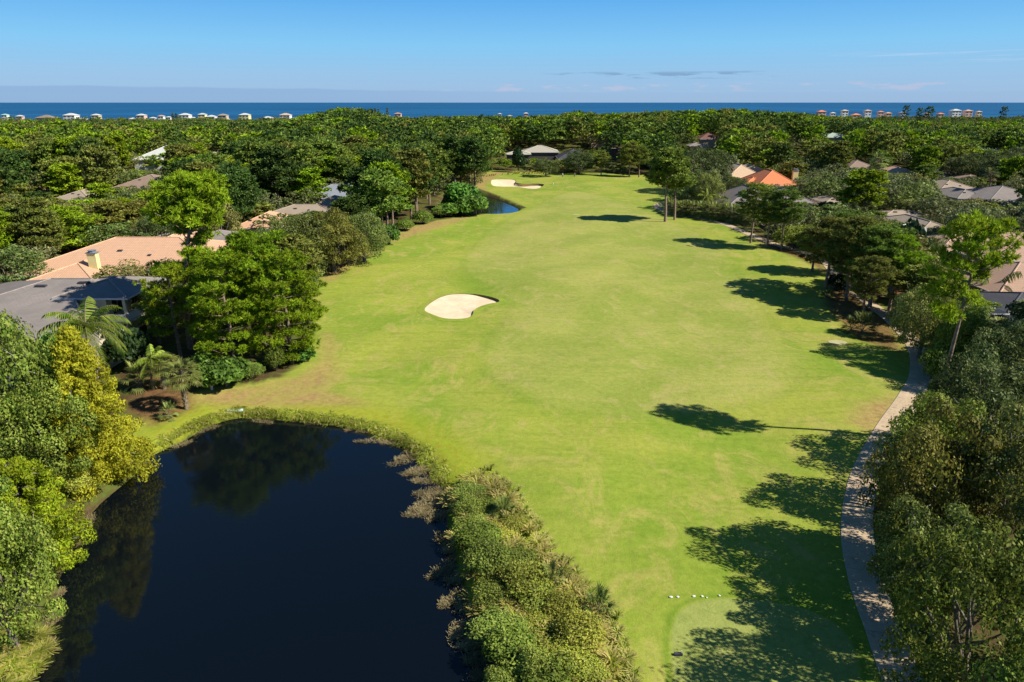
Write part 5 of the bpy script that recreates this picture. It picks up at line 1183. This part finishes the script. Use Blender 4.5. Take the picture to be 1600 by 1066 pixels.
ind = []; D_IN, D_STUFF = 62, 620
NC_ = 30000
cy_ = D_IN+(D_STUFF-D_IN)*rs.random(NC_)**.62; cx_ = rs.uniform(-.86, .86, NC_)*(cy_+12); cp_ = PX(cx_, cy_, 0)[0]
okc = ~((cy_ < 100) & ~((cp_ > 1500) | (cp_ < -20) | ((cp_ < 232) & (cy_ > 92))))
for f_ in FB: okc &= ~((f_[0] < cx_) & (f_[1] > cx_) & (f_[2] < cy_) & (f_[3] > cy_))
nr_ = okc & (cy_ < 370); Q_ = np.stack([cx_[nr_], cy_[nr_]], 1)
bad = (sdf(Q_, LAWN) > -3) | (sdf(Q_, POND[::3]) > -3) | (sdf(Q_, POND2[::3]) > -2.5) | (((Q_[:, None]-pathq[None, ::3])**2).sum(-1).min(1) < 20)
okc[np.where(nr_)[0][bad]] = False
for x, y in zip(cx_[okc], cy_[okc]):
    px, py, d = PX(x, y, 0)
    k = kind_at(px, y, x)
    if k == 'pine': H = rs.uniform(13, 20) if y < 340 else rs.uniform(15, 20); R = rs.uniform(5.2, 7.6)
    else: H = rs.uniform(7.5, 11.5); R = rs.uniform(4.8, 7.4)
    if y > 340: R *= 1.12
    if near_occ(x, y, R*.78): continue
    z = float(ridge(x, y))
    ok = fits(x, y, z, H, R)
    if ok:
        for s in (.8, .62, .45, .3):
            if fits(x, y, z, H*s, R*(.5+.5*s)) == 0: H *= s; R *= .5+.5*s; ok = 0; break
        if ok: continue
    if H < 3.2: k = 'oak'
    if px > 1060 and y < 330 and rs.random() < .09: k = 'palm'; H = min(H, rs.uniform(6, 9)); R = rs.uniform(2.2, 2.9)
    add_occ(x, y, R*.78); ind.append((y, x, z, k, H, R, px, rs.integers(4)))
ind.sort()
print('woods', len(ind))
cnt = {'pine': sum(1 for o in bpy.data.objects if o.name.startswith('pine_tree')), 'oak': sum(1 for o in bpy.data.objects if o.name.startswith('oak_tree'))}
LMK = HOUSES+[('the far end of the fairway', -5, 330), ('the small far pond', *G(765, 318)[:2]), ('the path bend', *G(1030, 322)[:2]), ('the lawn corner clump', *G(400, 560)[:2]), ('the leaning pine', *G(1481, 692)[:2]), ('the path side pines', *G(1340, 470)[:2])]
# the mid distances hold few oaks of one tone together: tone follows patches, as neighbouring trees share a kind
buckets = {}; stuff = []; seen = []
for (y, x, z, k, H, R, px, v) in ind:
    if k == 'pine' and px < 320 and y < 420 and rs.random() < .5: v = 0 if rs.random() < .5 else 2
    if k == 'oak' and px > 1060 and rs.random() < .5: v = 0
    if k == 'pine' and 380 < px < 780 and rs.random() < .6: v = 3 if rs.random() < .5 else 1
    inview = -60 < px < 1660
    if k == 'palm': cnt.setdefault(k, 0)
    if y > 430 or cnt[k] >= 292 or not inview: stuff.append((x, y, z, 'oak' if k == 'palm' else k, H, R, v)) if inview or y < 200 else None; continue
    cnt[k] += 1
    small = H < 5.0
    j = min(range(len(LMK)), key=lambda i: (LMK[i][1]-x)**2+(LMK[i][2]-y)**2*.5); ph, lx, ly = LMK[j]; dx, dy = x-lx, (y-ly)*.7
    rel = ('right of' if dx > 0 else 'left of') if abs(dx) > abs(dy) else ('behind' if dy > 0 else 'in front of')
    lod = 1 if y < 165 else (2 if y < 330 else 3)
    p = PAL['tall' if v % 2 else 'sabal'] if k == 'palm' else PM[(k, 2 if lod == 3 and y < 380 else lod)][v]
    nm = ('dark fan palm' if v % 2 else 'pale fan palm') if k == 'palm' else PTONE[k][v] if not small else ('low '+PTONE[k][v].replace('pine', 'sapling').replace('oak', 'bushy tree'))
    buckets.setdefault((nm, rel, ph), []).append((dx*dx+dy*dy, x, y, z, H, R, p, k, lod))
ordw = ['nearest', 'second nearest', 'third nearest', 'fourth nearest', 'fifth nearest', 'sixth nearest', 'seventh nearest', 'eighth nearest', 'ninth nearest', 'tenth nearest', 'eleventh nearest', 'twelfth nearest']
nind = 0
for (nm, rel, ph), L_ in buckets.items():
    L_.sort(key=lambda t: t[0])
    for i, (dd, x, y, z, H, R, p, k, lod) in enumerate(L_):
        if len(L_) == 1: lab = f'{nm} just {rel} {ph}'
        elif i < 12: lab = f'{nm} {rel} {ph}, {ordw[i]}'
        else: lab = f'{nm} {rel} {ph}, further off'
        if len(lab.replace(',', '').split()) > 16: lab = lab.replace('in front of', 'before')
        if len(lab.replace(',', '').split()) > 16: lab = lab.replace(' that ', ' ').replace('the ', '', 1)
        g = f'{nm}s {rel} {ph}'
        place(p, x, y, H, R, lab, 'tree', g, z=z, name='palm_tree' if k == 'palm' else 'pine_tree' if 'pine' in nm or 'sapling' in nm else 'oak_tree'); nind += 1
print('individual', nind, cnt)
# scrub between the woods and the coast
for it in range(9000):
    y = rs.uniform(600, 1005); u = rs.uniform(-.84, .84); px = PX(u*y, y, 10)[0]
    if 470 < px < 1240 and rs.random() < .75: continue
    x = u*y
    if near_occ(x, y, 4.2): continue
    H = rs.uniform(6, 12.5); z = float(ridge(x, y)); lift = rs.random()**3*9
    if any(abs(x-h.location.x) < 16 and y < h.location.y and y > h.location.y-90 and rs.random() < .8 for h in [] ): continue
    while PX(x, y, z+H)[1] < (np.interp(px, [0, 450, 470, 1240, 1260, 1380, 1420, 1600], [188, 186, 182, 182, 181, 181, 174, 174]))-lift: H -= .7
    if H < 2: continue
    add_occ(x, y, 4.2); stuff.append((x, y, z, 'oak' if rs.random() < .6 else 'pine', H, rs.uniform(4.5, 6.5), rs.integers(4)))
print('stuff', len(stuff))
def mesh_arrays(me):
    v = np.empty(len(me.vertices)*3, np.float32); me.vertices.foreach_get('co', v); f = np.empty(len(me.loops), np.int32); me.loops.foreach_get('vertex_index', f); return v.reshape(-1, 3), f.reshape(-1, 4)
def mass(name, items, label, tm):
    mats = [LM[m] for m in ('pine_bright', 'pine_mid', 'pine_olive', 'pine_dark', 'oak_grey', 'oak_dark', 'oak_olive', 'oak_green')]; parts = []
    cache = {}
    for (x, y, z, k, H, R, v) in items:
        if (k, v) not in cache:
            p = PM[(k, 3)][v]; cache[(k, v)] = (p,)+mesh_arrays(p.crown)
        p, V, Fc = cache[(k, v)]; a = rs.uniform(0, 6.28); c, s = math.cos(a)*R/p.R, math.sin(a)*R/p.R
        W_ = np.empty_like(V); W_[:, 0] = V[:, 0]*c-V[:, 1]*s+x; W_[:, 1] = V[:, 0]*s+V[:, 1]*c+y; W_[:, 2] = V[:, 2]*H/p.H+z
        parts.append((W_, Fc, v+(4 if k == 'oak' else 0)))
    return tag(ob(name, mesh_from(name, parts, mats)), label, 'woods', kind='stuff')
mass('far_woods', [s for s in stuff if s[1] < 600], 'far pine woods closing the view in front of the sea', 0)
mass('coast_scrub', [s for s in stuff if s[1] >= 600], 'distant scrub and trees around the beach houses', 0)
# lone dark conifers by the beach houses
NC = cypress(43, 16, 2.6, LM['oak_dark'], 40, .5, 1.2, .05, 16)
for (px, pt, lab) in [(269, 176, 'dark slim conifer left of the large white beach house, first of two'), (275, 177, 'dark slim conifer touching the large white beach house'), (586, 169, 'left dark conifer of the three above the hill top'), (591, 170, 'middle dark conifer of the three above the hill top'), (605, 169, 'dark conifer standing alone beside the brownish pink beach house')]:
    c = AT(px, pt, 930); zz = float(ridge(c[0], 930)); place(NC, c[0], 930, c[2]-zz, 2.6, lab, 'tree', 'dark conifers by the beach houses', name='conifer_tree', z=zz)
for (px, pt, w, lab) in [(1417, 164, 12, 'isolated round pine standing against the sea in the far row'), (1453, 166, 18, 'wide dark pine top against the sea right of the isolated one'), (1438, 168, 11, 'small pine top between two larger ones against the sea'), (1570, 166, 12, 'pine top against the sea near the picture edge')]:
    c = AT(px, pt, 900); zz = float(ridge(c[0], 900)); place(PM[('pine', 3)][3], c[0], 900, c[2]-zz, w/2*900*CP/F, lab, 'tree', 'pine tops against the sea', name='pine_tree', z=zz)
